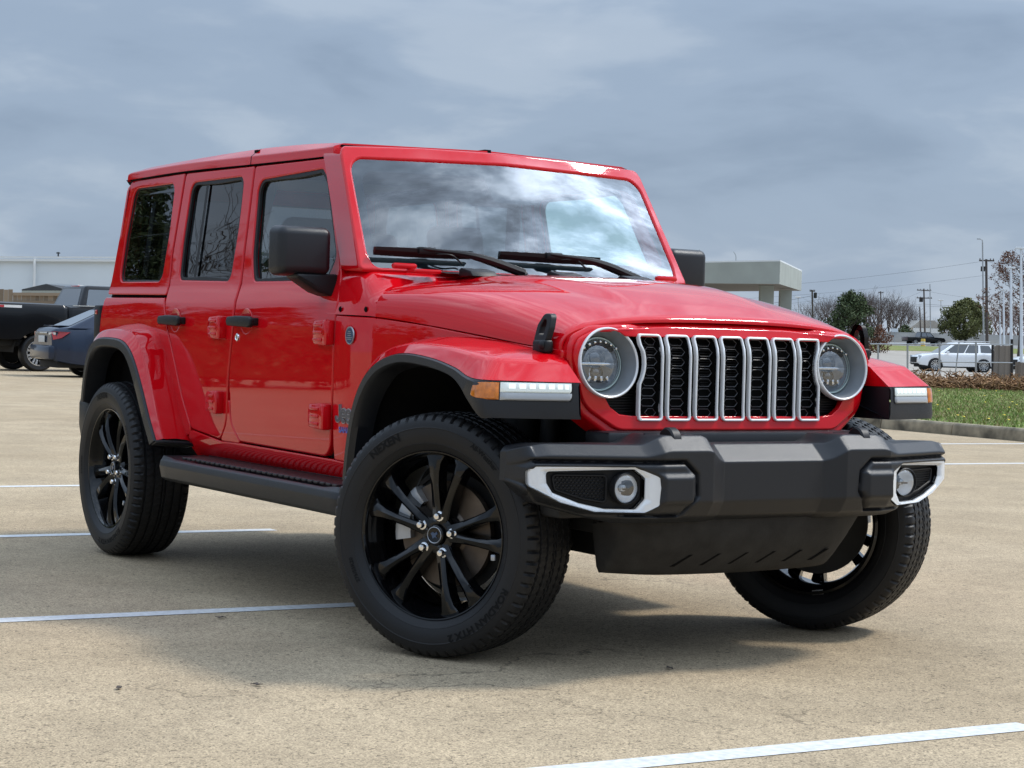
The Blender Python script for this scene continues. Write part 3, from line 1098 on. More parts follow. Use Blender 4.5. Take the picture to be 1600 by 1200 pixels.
for q in (q0, q1):
    MB().box(rel((q.x, q.y, q.z / 2 - .07), c0) + FW * .2, (.1, .1, q.z - .14)).build('post', 'wall_trim', cp)

# plank fence
pf = MB(); px = -140.0
k = 0
while px < 330:
    w = rnd.uniform(6.6, 7.4)
    top = 452 if px < 14 else (457.5 + (px - 14) * .012)
    top += rnd.uniform(-.8, .8)
    a = at(px, top, 57); b = at(px + w - .5, top, 57)
    pf.add([Vector((a.x, a.y, 0)), Vector((b.x, b.y, 0)), b, a] + [v + FW * .022 for v in (Vector((a.x, a.y, 0)), Vector((b.x, b.y, 0)), b, a)], [(0, 1, 2, 3), (1, 5, 6, 2), (4, 0, 3, 7), (3, 2, 6, 7), (5, 4, 7, 6)])
    px += w
for yy in (455.5, 468):
    a, b = at(20, yy + 1.5, 56.93), at(330, yy + 4.5, 56.93)
    pf.prism([a, a + Vector((0, 0, -.09)), a + Vector((0, 0, -.09)) + FW * .05, a + FW * .05], b - a)
o = pf.build('plank_fence', 'wood', sharp=20); tag(o, 'weathered brown plank fence behind the black pickup', 'fence')

# concrete canopy on the right
cn = thing('canopy', 'flat concrete canopy on square columns behind the far door mirror', 'building', gpos(92, 10, 0))
n0 = cn.location
top = [at(985, 412.5, 92.5), at(1219, 408.3, 88), at(1253, 424.3, 102.5)]
top.append(top[0] + top[2] - top[1])
bot = [at(985, 441.5, 92.5), at(1219, 443.8, 88), at(1253, 454.5, 102.5)]
zb_m = sum(p.z for p in bot) / 3
cb = MB()
T4 = [rel(p, n0) for p in top]; B4 = [Vector((p.x - n0.x, p.y - n0.y, q.z)) for p, q in zip(top, bot + [bot[0]])]
cb.add(B4 + T4, [(0, 1, 5, 4), (1, 2, 6, 5), (2, 3, 7, 6), (3, 0, 4, 7), (4, 5, 6, 7)])
cb.build('fascia', 'stucco', cn)
MB().add([v + Vector((0, 0, .002)) for v in B4], [(3, 2, 1, 0)]).build('soffit', 'soffit', cn)
cpz = MB()
for i in range(3):
    a, b = T4[i], T4[(i + 1) % 4]
    cpz.prism([a + Vector((0, 0, .002)), a + Vector((0, 0, .07)), a + Vector((0, 0, .07)) + FW * .15, a + FW * .15 + Vector((0, 0, .002))], b - a)
cpz.build('coping', 'wall_trim', cn)
for pa, pb, s in ((1184, 1205, 90.5), (1215, 1233, 97), (1050, 1070, 93)):
    a, b = on(pa, s), on(pb, s)
    w = (b - a).length
    c = (a + b) / 2 + FW * w / 2
    MB().box(rel((c.x, c.y, 1.98), n0), (w, w, 3.96), rot=Matrix.Rotation(YAW, 3, 'Z')).build('column', 'stucco', cn)
for px, y0, y1 in ((1149, 408, 393), (1096, 409, 390)):
    a, b = at(px + 1, y0, 92), at(px - 3, y1, 92)
    MB().tube(cr_path([rel(a, n0), rel(a.lerp(b, .6) + RT * .06, n0), rel(b, n0)], 4), .022, 6).build('vent_pipe', 'galv', cn)

ho_ = thing('house', 'pale low house with a grey roof beyond the highway', 'building', on(1446, 335))
u0 = ho_.location
a, b = on(1424, 335), on(1470, 335)
MB().prism([rel(a, u0), rel(b, u0), rel(b, u0) + Vector((0, 0, 3.0)), rel(a, u0) + Vector((0, 0, 3.0))], FW * 8).build('wall', 'wall_trim', ho_)
MB().prism([rel(a, u0) + Vector((0, 0, 2.9)) - RT * .5, rel(b, u0) + Vector((0, 0, 2.9)) + RT * .5, rel(b, u0) + Vector((0, 0, 4.3)) - RT * 1.5, rel(a, u0) + Vector((0, 0, 4.3)) + RT * 1.2], FW * 8).build('roof', 'barrier', ho_)
sg = thing('road_sign', 'small blank white board on a post by the barrier', 'sign', on(1395, 296))
MB().box((0, 0, 1.9), (.06, 1.0, .55), rot=Matrix.Rotation(YAW, 3, 'Z')).build('board', 'wall_trim', sg)
MB().box((.05, 0, .8), (.08, .08, 1.7)).build('post', 'galv', sg)
bl_ = thing('crash_barrel', 'yellow crash barrel at the roadside', 'barrel', on(1440, 251))
MB().lathe([(0, 1.0), (.26, 1.0), (.28, .9), (.30, .5), (.30, 0)], 16).build('drum', mat('barrel_yellow', (.62, .42, .08), .6), bl_)
MB().lathe([(.305, .62), (.305, .42)], 16).build('band', 'wall_trim', bl_)

# ------------------------------------------------------------------ poles and wires


def pole(name, label, cat, px0, y0, px1, y1, s, r, m, arms=(), group=None, extra=None):
    base = on(px0, s); tp_ = at(px1, y1, s)
    t = thing(name, label, cat, base, 0, group)
    d = tp_ - base
    MB().tube([Vector((0, 0, -.2)), d], lambda q: r * (1 - .3 * q), 8).build('shaft', m, t)
    for f, half, th in arms:
        c = d * f
        am = MB().box(c - FW * r, (th, half * 2, th), rot=Matrix.Rotation(YAW, 3, 'Z'), bev=0)
        for q in (-.9, -.5, .5, .9):
            am.box(c - FW * r + RT * (q * half) + Vector((0, 0, th * .5 + .07)), (.07, .07, .16))
        am.build('crossarm', m, t)
    return t, d


u1, d1 = pole('utility_pole', 'dark wooden utility pole beside the tall grey street lamp', 'pole', 1541, 560, 1541, 405, 190, .17, 'polewood', ((.985, .75, .14),))
MB().box(d1 * .90 - RT * .35, (.3, .3, .5)).build('transformer', 'steel', u1)
u2, d2 = pole('utility_pole', 'wooden utility pole with two crossarms over the pale house', 'pole', 1443.5, 530, 1443.5, 451, 320, .17, 'polewood', ((.97, 1.2, .15), (.83, 1.3, .15)))
MB().box(d2 * .80 - RT * .5, (.45, .45, .8)).build('transformer', 'steel', u2)
pole('utility_pole', 'short plain wooden pole left of the two crossarm pole', 'pole', 1437, 530, 1437, 480, 310, .14, 'polewood')
pole('utility_pole', 'thin wooden pole rising above the grey bare trees', 'pole', 1376, 530, 1376, 455, 370, .16, 'polewood', ((.97, .5, .12),))
u3, d3 = pole('utility_pole', 'wooden pole with a transformer just right of the canopy', 'pole', 1269, 530, 1269, 453, 250, .15, 'polewood', ((.975, .35, .12),))
MB().lathe([(0, .4), (.22, .35), (.22, -.35), (0, -.4)], 12, Matrix.Translation(d3 * .90 + RT * .4)).build('transformer', 'steel', u3)
pole('utility_pole', 'wooden pole above the dark evergreen tree', 'pole', 1317, 530, 1317, 459, 330, .16, 'polewood', ((.97, .45, .12),))
pole('metal_mast', 'thin grey metal mast right of the two crossarm pole', 'pole', 1452, 530, 1453, 444, 310, .11, 'galv')
sl, dl = pole('street_lamp', 'very tall thin grey street lamp with a short bent arm at the top', 'street lamp', 1536, 560, 1535.2, 379, 185, .095, 'galv')
ar_ = cr_path([dl, dl + Vector((0, 0, .25)) - RT * .05, dl + Vector((0, 0, .35)) - RT * .25], 4)
MB().tube(ar_, .05, 6).build('arm', 'galv', sl)
MB().box(dl + Vector((0, 0, .34)) - RT * .38, (.16, .35, .10), rot=Matrix.Rotation(YAW, 3, 'Z'), bev=.02).build('lamp_head', 'galv', sl)
for px, y1, lab in ((1470, 469, 'short street lamp seen left of the oak crown'), (1247, 464, 'street lamp with a pale head right of the canopy columns')):
    sl2, dl2 = pole('street_lamp', lab, 'street lamp', px, 530, px, y1, 330, .07, 'galv')
    MB().box(dl2, (.4, .9, .22), rot=Matrix.Rotation(YAW, 3, 'Z'), bev=.05).build('lamp_head', 'wall_trim', sl2)
for px, y1, s, r, lab in ((1595.5, 389, 92, .082, 'nearest and tallest white light pole at the right edge'), (1579.5, 419, 118, .105, 'white light pole, second tallest of the row'), (1568, 453, 160, .105, 'white light pole, third of the row from the right'), (1562, 464, 195, .10, 'farthest and shortest white light pole of the row')):
    lp_, dp_ = pole('light_pole', lab, 'light pole', px, 560, px, y1, s, r, 'whitepole', (), 'white light poles in a row')
    MB().box(dp_ + Vector((0, 0, .04)), (.22, .55, .10), rot=Matrix.Rotation(YAW, 3, 'Z'), bev=.02).build('lamp_head', 'wall_trim', lp_)
    MB().box(Vector((0, 0, .12)), (.36, .36, .24), bev=.02).build('base', 'barrier', lp_)


def cable(label, pts, sag, r=.011, name='power_line'):
    path = []
    for (a, b) in zip(pts, pts[1:]):
        for k in range(12):
            t = k / 12
            path.append(a.lerp(b, t) - Vector((0, 0, sag * 4 * t * (1 - t))))
    path.append(pts[-1])
    o = MB().tube(path, r, 4).build(name, 'wire')
    tag(o, label, 'cable')


cable('upper power line from the dark utility pole across to the canopy side', [at(1720, 396, 190), at(1541, 407.5, 190), at(900, 452, 260)], 1.2, .010)
cable('lower power line from the dark utility pole towards the left', [at(1720, 432, 190), at(1541, 430, 190), at(900, 470, 260)], 1.0, .009)
cable('power line running level just over the oak crown', [at(1760, 470, 320), at(1443, 475, 320), at(1269, 462, 250), at(960, 492, 260)], .8, .018)
cable('power line running level, lowest of those crossing the two crossarm pole', [at(1760, 474, 320), at(1443, 478, 320), at(1100, 478, 320)], .6, .016)
cable('thin power line from the top crossarm over the house to the right', [at(1760, 458, 320), at(1443, 454, 320), at(1317, 461, 330), at(1000, 470, 330)], 1.6, .012)

# ------------------------------------------------------------------ chain-link fence and plank gate
fc = thing('chain_link_fence', 'open metal post and rail fence behind the brush pile', 'fence', gpos(53, 12, 0))
f0 = fc.location
for px, yt in ((1418, 537), (1468, 535), (1525, 534), (1372, 539)):
    b = on(px, 53); t_ = at(px, yt, 53)
    MB().tube([rel(b, f0), rel(t_, f0)], .028, 8).build('post', 'galv', fc)
b = on(1490, 53.2); t_ = at(1498.5, 535, 53.2)
MB().tube([rel(b, f0), rel(t_, f0)], .018, 8).build('brace', 'galv', fc)
for y0, y1 in ((537.5, 538.5), (565.5, 567)):
    MB().tube([rel(at(1360 if y0 < 550 else 1466, y0, 53), f0), rel(at(1582, y1, 53), f0)], .017, 8).build('rail', 'galv', fc)
gt = thing('plank_gate', 'grey weathered plank gate at the end of the metal rail fence', 'gate', on(1566, 53.5))
g0 = gt.location
pgm = MB()
for k in range(9):
    a = on(1551.5 + k * 3.1, 56.5 - k * .32); b = on(1551.5 + k * 3.1 + 2.8, 56.5 - k * .32 - .28)
    tp0 = at(1551.5 + k * 3.1, 540 + rnd.uniform(-.7, .7), 56.5 - k * .32)
    pgm.prism([rel(a, g0), rel(b, g0), rel((b.x, b.y, tp0.z), g0), rel((a.x, a.y, tp0.z), g0)], FW * .02)
pgm.build('planks', 'wood_dark', gt)
for px, s, yt in ((1581, 53.4, 530), (1551, 56.6, 539)):
    b = on(px, s); t_ = at(px, yt, s)
    MB().tube([rel(b, g0), rel(t_, g0)], .040, 8).build('post', 'steel', gt)
st_ = thing('plank_stub', 'short dark wooden plank panel right of the gate post', 'fence', on(1592, 52.5))
s0_ = st_.location
sm_ = MB()
for k in range(6):
    a = on(1585.5 + k * 4, 52.5); b = on(1589 + k * 4, 52.5); tp0 = at(1586 + k * 4, 566 + rnd.uniform(-1, 1), 52.5)
    sm_.prism([rel(a, s0_), rel(b, s0_), rel((b.x, b.y, tp0.z), s0_), rel((a.x, a.y, tp0.z), s0_)], FW * .03)
sm_.build('planks', 'wood_dark', st_)

# ------------------------------------------------------------------ background vehicles
M['car_white'] = mat('white_car_paint', (.82, .83, .84), .3, coat=1.0)
M['car_black'] = mat('black_car_paint', (.005, .0055, .007), .30, coat=.35, spec=.2)
M['car_navy'] = mat('navy_car_paint', (.013, .023, .048), .3, coat=.5, spec=.2)
M['car_maroon'] = mat('dark_maroon_paint', (.05, .012, .012), .3, coat=1.0)
M['car_glass'] = mat('dark_car_glass', (.015, .018, .02), .06, spec=.9, coat=1.0)
M['car_glass_blue'] = mat('tinted_car_glass', (.05, .065, .085), .06, spec=.9, coat=1.0)
M['cab_glass'] = mat('rear_cab_glass', (.10, .12, .14), .08, spec=.9)
M['alloy'] = mat('bright_alloy', (.62, .62, .62), .25, metal=.8)
M['under'] = mat('car_underside', (.01, .01, .01), .8)
M['decal'] = mat('white_decal', (.7, .7, .7), .5)
M['plate'] = mat('number_plate', (.55, .56, .56), .5)


def small_wheel(parent, x, y, r, w, nsp, rimm='alloy', rim_f=.72, pos=None, style=1):
    side_ = 1 if y > 0 else -1
    T = Matrix.Translation((x, y, r)) @ Matrix.Rotation(-side_ * PI / 2, 4, 'X')
    ty = MB().lathe([(r * rim_f, w * .45), (r * .90, w * .5), (r * .97, w * .42), (r, w * .3), (r, -w * .3), (r * .97, -w * .42), (r * .9, -w * .5), (r * rim_f, -w * .45)], 40, T)
    wo = ty.build('wheel', 'rubber', parent)
    rm = MB().lathe([(r * rim_f, w * .46), (r * (rim_f - .05), w * .46), (r * (rim_f - .07), w * .25), (r * (rim_f - .1), -w * .2)], 36, T)
    rm.lathe([(0, w * .36), (r * .14, w * .36), (r * .18, w * .28), (r * .18, 0)], 20, T)
    for k in range(nsp):
        for q in (-1, 1):
            a = 2 * PI * k / nsp
            b = a + q * PI / nsp * .62
            p0 = Vector((r * .15 * math.cos(a), r * .15 * math.sin(a), w * .33)); p1 = Vector((r * (rim_f - .04) * math.cos(b), r * (rim_f - .04) * math.sin(b), w * .40))
            t_ = (p1 - p0).normalized().cross(Vector((0, 0, 1))) * r * .040
            rm.prism([T @ (p0 - t_), T @ (p0 + t_), T @ (p1 + t_ * 1.5), T @ (p1 - t_ * 1.5)], (T.to_3x3() @ Vector((0, 0, -w * .15))))
    rm.build('rim', rimm, wo)
    MB().lathe([(0, -.02), (r * (rim_f - .08), -.02)], 24, T).build('brake_shield', 'under', wo)


def body_loft(stations, arches=(), nround=5):
    """stations: (x, z0, zt, half width bottom, half width shoulder, crown)"""
    rows_ = []
    for (x, z0, zt_, wb, wsd, cw) in stations:
        zz = z0
        for (ax_, ar_) in arches:
            d = abs(x - ax_)
            if d < ar_:
                zz = max(zz, .36 + math.sqrt(ar_ * ar_ - d * d) * .93)
        H = zt_ - zz
        sec = [(wb * .92, zz), (wb, zz + .02), (wb + .02, zz + H * .3), (max(wb, wsd) + .01, zz + H * .62), (wsd, zz + H * .88), (wsd - .04, zz + H * .97), (wsd - .12, zt_), (0, zt_ + cw)]
        row = [Vector((x, -a, b)) for a, b in sec] + [Vector((x, a, b)) for a, b in reversed(sec[:-1])]
        rows_.append(row)
    m = MB().grid(rows_)
    for r_ in (rows_[0], rows_[-1]):
        m.add(r_, [tuple(range(len(r_)))])
    return m


def dens_st(st_, n=70):
    xs_ = [s[0] for s in st_]
    fs = [smooth_tab([(s[0], s[i]) for s in st_]) for i in range(1, 6)]
    out = []
    for k in range(n + 1):
        x = xs_[0] + (xs_[-1] - xs_[0]) * k / n
        out.append(tuple([x] + [lerp_tab([(s[0], s[i]) for s in st_], x) for i in range(1, 6)]))
    return out


def cabin(parent, base, roof, paint, glassm, pillars, inset=.05):
    """base/roof: (x_rear, x_front, half width, z)"""
    bx0, bx1, bw_, bz = base; rx0, rx1, rw_, rz = roof
    B = [Vector((bx0, -bw_, bz)), Vector((bx1, -bw_, bz)), Vector((bx1, bw_, bz)), Vector((bx0, bw_, bz))]
    Tt = [Vector((rx0, -rw_, rz)), Vector((rx1, -rw_, rz)), Vector((rx1, rw_, rz)), Vector((rx0, rw_, rz))]
    bm = bmesh.new()
    vs = [bm.verts.new(p) for p in B + Tt]
    for f in ((0, 1, 5, 4), (1, 2, 6, 5), (2, 3, 7, 6), (3, 0, 4, 7), (4, 5, 6, 7), (3, 2, 1, 0)):
        bm.faces.new([vs[i] for i in f])
    bmesh.ops.bevel(bm, geom=[e for e in bm.edges if max(v.co.z for v in e.verts) > bz + .05], offset=.07, segments=4, profile=.5, affect='EDGES')
    MB().frombm(bm).build('cabin', paint, parent)

    def on_face(a, b, c, d, u, v):
        return a.lerp(b, u).lerp(d.lerp(c, u), v)
    faces = [(B[0], B[1], Tt[1], Tt[0]), (B[2], B[3], Tt[3], Tt[2])]
    for fi_, (a, b, c, d) in enumerate(faces):
        n = (b - a).cross(d - a).normalized()
        for (u0, u1, v0, v1) in pillars:
            if fi_ == 1: u0, u1 = 1 - u1, 1 - u0
            poly = rp([(u0, v0, .03), (u1, v0, .03), (u1, v1, .03), (u0, v1, .03)], 3)
            MB().prism([on_face(a, b, c, d, u, v) + n * .010 for u, v in poly], -n * .02).build('window', glassm, parent)
    for (a, b, c, d), nm in (((B[3], B[0], Tt[0], Tt[3]), 'rear_window'), ((B[1], B[2], Tt[2], Tt[1]), 'windscreen')):
        n = (b - a).cross(d - a).normalized()
        poly = rp([(.09, .10, .04), (.91, .10, .04), (.88, .86, .04), (.12, .86, .04)], 3)
        MB().prism([on_face(a, b, c, d, u, v) + n * .010 for u, v in poly], -n * .02).build(nm, glassm, parent)


def vehicle(name, label, cat, loc, rz, group=None):
    return thing(name, label, cat, loc, rz, group)


# white sport utility car on the far lot, front to the left
hd = math.atan2((-RT).y, (-RT).x)


def white_suv(label, px, s, turn, grp):
    v = vehicle('parked_car', label, 'car', on(px, s), hd + turn, grp)
    st_ = [(-2.42, .52, 1.00, .82, .86, 0), (-2.36, .42, 1.08, .86, .90, 0), (-1.9, .32, 1.12, .90, .94, 0), (0, .30, 1.10, .92, .95, 0), (1.2, .30, 1.07, .92, .94, .02), (1.95, .32, 1.00, .90, .90, .03), (2.35, .38, .88, .84, .82, .02), (2.46, .48, .74, .76, .74, 0)]
    body_loft(dens_st(st_, 90), ((-1.42, .44), (1.46, .44))).build('body', 'car_white', v, sharp=45)
    cabin(v, (-2.36, 1.30, .90, 1.02), (-1.88, .20, .64, 1.71), 'car_white', 'car_glass', ((.08, .30, .18, .78), (.35, .58, .14, .80), (.60, .93, .12, .80)))
    MB().box((-.05, 0, .31), (4.4, 1.76, .14), bev=.03).build('sill', 'under', v)
    for x in (-1.42, 1.46):
        for y in (-.84, .84):
            small_wheel(v, x, y, .39, .25, 6)
        MB().lathe([(.44, .0), (.44, -1.7)], 32, Matrix.Translation((x, .86, .40)) @ Matrix.Rotation(-PI / 2, 4, 'X')).build('wheel_well', 'under', v)
    for sd_ in (-1, 1):
        MB().box((2.33, sd_ * .72, .78), (.14, .22, .30), bev=.03).build('headlight', 'lampgrey', v)
        MB().box((-2.36, sd_ * .84, .98), (.12, .12, .34), bev=.03).build('tail_light', 'tail', v)
        MB().box((.78, sd_ * 1.02, 1.12), (.14, .18, .14), bev=.03).build('mirror', 'car_white', v)
        MB().tube([Vector((-1.9, sd_ * .60, 1.79)), Vector((.0, sd_ * .60, 1.79))], .02, 6).build('roof_rail', 'alloy', v)
        for x in (-.35, -1.2):
            pass
    MB().box((2.44, 0, .66), (.08, 1.1, .32), bev=.03).build('grille', 'under', v)
    return v


white_suv('white sport utility car with black side windows parked behind the rail fence', 1490, 110, R(7), 'white cars on the far lot')
white_suv('white car cut by the right edge of the photo, behind the plank panel', 1647, 108, R(7), 'white cars on the far lot')

# dark pickup driving on the highway
tk = vehicle('pickup_truck', 'dark pickup truck with a maroon tailgate on the highway', 'pickup', on(1441, 262), hd + PI + R(16))
body_loft(dens_st([(-2.9, .55, 1.15, .9, .93, -.35), (-1.0, .5, 1.15, .95, .97, -.35), (-.95, .45, 1.15, .95, .97, 0), (1.2, .45, 1.15, .95, .97, 0), (2.7, .5, 1.08, .92, .9, .03), (2.9, .6, .85, .85, .8, 0)], 70), ((-1.75, .47), (1.9, .47))).build('body', 'car_black', tk, sharp=45)
cabin(tk, (-.95, 1.25, .92, 1.10), (-.75, .55, .70, 1.85), 'car_black', 'car_glass_blue', ((.06, .45, .15, .80), (.50, .92, .15, .80)))
MB().box((-2.92, 0, .92), (.05, 1.75, .45), bev=.01).build('tailgate', 'car_maroon', tk)
for x in (-1.75, 1.9):
    for y in (-.85, .85): small_wheel(tk, x, y, .40, .26, 5)

# black lifted pickup on the left
wc = on(57, 44.6)
th = math.atan2(RT.y, RT.x) + R(34)
fx, fy = Vector((math.cos(th), math.sin(th), 0)), Vector((-math.sin(th), math.cos(th), 0))
pk = vehicle('pickup_truck', 'black lifted pickup truck on big chrome wheels by the plank fence', 'pickup', wc + fy * .86, th)
body_loft(dens_st([(-1.30, .80, 1.60, .96, 1.00, -.5), (-1.20, .74, 1.62, .98, 1.01, -.5), (.60, .70, 1.60, .99, 1.01, -.5), (.66, .70, 1.57, .99, 1.01, -.5), (.68, .70, 1.57, .90, .93, -.5), (.71, .70, 1.57, .90, .93, 0), (.73, .66, 1.56, .98, 1.00, 0), (3.0, .66, 1.55, .98, 1.00, 0), (3.5, .70, 1.48, .98, .98, .03), (4.5, .76, 1.42, .94, .90, .04), (4.75, .80, 1.22, .88, .82, 0)], 120), ((0, .60), (3.75, .60))).build('body', 'car_black', pk, sharp=40)
cabin(pk, (.98, 3.25, .96, 1.52), (1.20, 2.55, .74, 2.07), 'car_black', 'cab_glass', ((.07, .46, .10, .82), (.50, .92, .10, .82)))
MB().box((1.235, 0, 2.055), (.05, .5, .045), bev=.01).build('brake_lamp', 'tail', pk)
MB().box((-1.33, 0, 1.25), (.05, 1.78, .62), bev=.015).build('tailgate', 'car_black', pk)
MB().box((-1.42, 0, .86), (.16, 1.9, .20), bev=.03).build('rear_bumper', 'car_black', pk)
for sd_ in (-1, 1):
    MB().box((-1.30, sd_ * .93, 1.32), (.10, .14, .40), bev=.02).build('tail_light', 'tail', pk)
    MB().box((-.72, sd_ * 1.006, 1.51), (.55, .010, .07)).build('decal', 'decal', pk)
    MB().box((-.95, sd_ * 1.008, 1.515), (.16, .010, .05)).build('decal', 'tail', pk)
    MB().box((1.25, sd_ * 1.0, 1.575), (.90, .02, .022)).build('window_trim', 'alloy', pk)
for x in (0, 3.75):
    for y in (-.86, .86):
        small_wheel(pk, x, y, .435, .30, 8, 'alloy', .70)
    MB().lathe([(.60, 0), (.60, -1.86)], 32, Matrix.Translation((x, .93, .44)) @ Matrix.Rotation(-PI / 2, 4, 'X'), -PI, 0).build('wheel_well', 'under', pk)
MB().box((1.7, 0, .66), (5.6, 1.5, .16), bev=.03).build('chassis', 'under', pk)

# navy sedan in front of it
sc0 = on(83, 39.6)
th = math.atan2(RT.y, RT.x) + R(28)
fx, fy = Vector((math.cos(th), math.sin(th), 0)), Vector((-math.sin(th), math.cos(th), 0))
se = vehicle('parked_car', 'dark navy sedan with red and white tail lights behind the red car', 'car', sc0 + fy * .86 + fx * .0, th)
sst = [(-.02, .40, .96, .74, .70, 0), (.05, .34, 1.03, .82, .78, .02), (.35, .28, 1.07, .90, .86, .03), (1.0, .22, 1.08, .91, .88, .02), (2.4, .20, 1.04, .92, .89, .02), (3.4, .22, .98, .91, .87, .03), (4.3, .28, .86, .88, .80, .04), (4.7, .36, .70, .80, .72, 0)]
body_loft(dens_st(sst, 110), ((1.05, .37), (3.83, .37))).build('body', 'car_navy', se, sharp=45)
cabin(se, (.28, 3.35, .86, 1.04), (1.25, 2.55, .62, 1.50), 'car_navy', 'car_glass', ((.24, .48, .14, .80), (.50, .78, .14, .80)))
MB().box((.30, 0, 1.085), (.30, 1.30, .02), bev=.008).build('boot_spoiler', 'car_navy', se)
for sd_ in (-1, 1):
    tlm = MB().prism([Vector((.02, sd_ * .46, .95)), Vector((-.005, sd_ * .70, .955)), Vector((.05, sd_ * .80, .965)), Vector((.34, sd_ * .895, .955)), Vector((.16, sd_ * .885, .83)), Vector((.02, sd_ * .78, .79)), Vector((-.01, sd_ * .60, .80))], (-.018, sd_ * .02, 0))
    tlm.build('tail_light', 'tail', se)
    MB().prism([Vector((-.022, sd_ * .47, .935)), Vector((-.028, sd_ * .70, .94)), Vector((.020, sd_ * .795, .945)), Vector((.018, sd_ * .790, .895)), Vector((-.028, sd_ * .70, .885)), Vector((-.022, sd_ * .50, .885))], (.03, 0, 0)).build('reverse_lamp', 'white_lamp', se)
MB().box((-.045, 0, .80), (.02, .50, .14), bev=.004).build('number_plate', 'plate', se)
MB().box((-.040, 0, .93), (.03, .80, .035), bev=.008).build('boot_trim', 'alloy', se)
MB().box((-.02, 0, .52), (.16, 1.62, .30), bev=.05).build('rear_bumper', 'car_navy', se)
MB().box((2.2, 0, .28), (4.2, 1.5, .16), bev=.03).build('sill', 'under', se)
for x in (1.05, 3.83):
    for y in (-.79, .79): small_wheel(se, x, y, .32, .21, 5)

# a few dry leaves on the concrete
for i, (px, py, lab) in enumerate(((1046, 1046, 'dark dry leaf on the concrete below the front bumper shadow'), (345, 967, 'dark dry leaf lying under the white parking line, left of the front wheel'), (186, 1077, 'dark dry leaf on the bare concrete at lower left'), (401, 1072, 'small dry leaf on the concrete left of the front tyre'))):
    d = cf + CRT * ((px - 800) / FPX) + CUP * ((600 - py) / FPX)
    p = CAM + d * (-CAM.z / d.z)
    a = i * 1.3
    lm = MB().prism([Vector((.013 * math.cos(a + k) * (1.6 if k in (0, 3) else .7), .013 * math.sin(a + k) * (1.6 if k in (0, 3) else .7), .004 + .004 * (k % 2))) for k in range(6)], (0, 0, .002))
    o = lm.build('dry_leaf', 'bark', None, loc=(p.x, p.y, 0.0)); tag(o, lab, 'leaf', 'dry leaves on the concrete')
# ------------------------------------------------------------------ red off-road car
# car space = world: front axle at x=0, forward +x, left +y
ys = smooth_tab([(.42, .690), (.50, .735), (.545, .772), (.59, .788), (.70, .796), (.95, .800), (1.10, .797), (1.17, .789), (1.215, .775), (1.26, .760), (1.40, .741), (1.60, .716), (1.74, .699), (1.80, .690)])


def yside(x, z):
    y = ys(z)
    if x > -0.90:
        t = x + 0.90
        y -= 0.115 * t * sstep(-0.0, 0.25, t) + 0.0
    if x < -2.4:
        y -= 0.012 * ((x + 2.4) / 1.1) ** 2
    return y


def side(off=0.0):
    return lambda u, v, d: Vector((u, -(yside(u, v) + off + d), v))


car = thing('parked_car', 'glossy red four-door off-road car with black wheels, seven silver grille slots and black bumper', 'car', (0, 0, 0))
both = []      # (name, MB, material) built on the right and mirrored to the left


def pair(name, mb, m, parent=car, label=None):
    a = mb.build(name, m, parent)
    b = mb.mir().build(name, m, parent)
    return a, b


# ---- body: black backing, red sheet-metal panels ----------------------------------------
body = MB()
G = 0.006
fd_out = rp([(-1.775, .601, .03), (-.93, .593, .07), (-.908, .86, .3), (-.905, 1.18, .05), (-.972, 1.34, .2), (-1.185, 1.70, .03), (-1.215, 1.742, .02), (-1.895, 1.754, .015), (-1.880, 1.374, .5), (-1.848, 1.08, .4), (-1.888, .86, .25), (-1.862, .672, .1)], 6, .05)
fd_hole = rp([(-1.842, 1.690, .05), (-1.235, 1.700, .05), (-1.175, 1.655, .07), (-1.005, 1.350, .05), (-1.060, 1.262, .05), (-1.752, 1.266, .04), (-1.80, 1.36, .3)], 6, .05)
rd_out = rp([(-1.905, 1.756, .015), (-2.675, 1.772, .02), (-2.703, 1.39, .4), (-2.675, 1.19, .3), (-2.600, 1.07, .3), (-2.507, .93, .3), (-2.405, .762, .3), (-2.308, .628, .06), (-1.985, .598, .06), (-1.915, .672, .15), (-1.900, .86, .3), (-1.862, 1.08, .4), (-1.893, 1.374, .5)], 6, .05)
rd_hole = rp([(-2.592, 1.722, .05), (-2.00, 1.716, .05), (-1.985, 1.50, .5), (-1.998, 1.270, .04), (-2.585, 1.282, .04), (-2.600, 1.45, .4)], 6, .05)
qt_out = rp([(-2.690, 1.773, .012), (-3.430, 1.778, .05), (-3.478, 1.50, .4), (-3.512, 1.222, .02), (-2.690, 1.214, .012), (-2.718, 1.39, .4)], 6, .05)
qt_hole = rp([(-2.800, 1.732, .05), (-3.355, 1.736, .06), (-3.385, 1.50, .5), (-3.385, 1.284, .05), (-2.800, 1.278, .05), (-2.786, 1.50, .5)], 6, .05)
q_low = rp([(-2.694, 1.202, .01), (-3.522, 1.208, .02), (-3.545, 1.0, .2), (-3.55, .72, .02), (-3.42, .72, .02), (-3.36, .90, .1), (-3.25, .985, .1), (-2.80, .985, .15), (-2.52, .70, .1), (-2.42, .585, .02), (-2.325, .60, .02), (-2.318, .64, .05), (-2.417, .768, .3), (-2.519, .936, .3), (-2.612, 1.076, .3), (-2.688, 1.19, .1)], 6, .05)
bfill = rp([(-1.99, .592, .01), (-1.768, .592, .01), (-1.868, .678, .1), (-1.894, .84, .02), (-1.909, .672, .1)], 5, .04)
rocker = rp([(-2.345, .594, .005), (-2.318, .618, .01), (-2.29, .621, .01), (-1.985, .5915, .01), (-1.77, .5945, .01), (-.93, .5865, .01), (-.50, .572, .01), (-.50, .47, .02), (-2.36, .49, .02)], 4, .08)
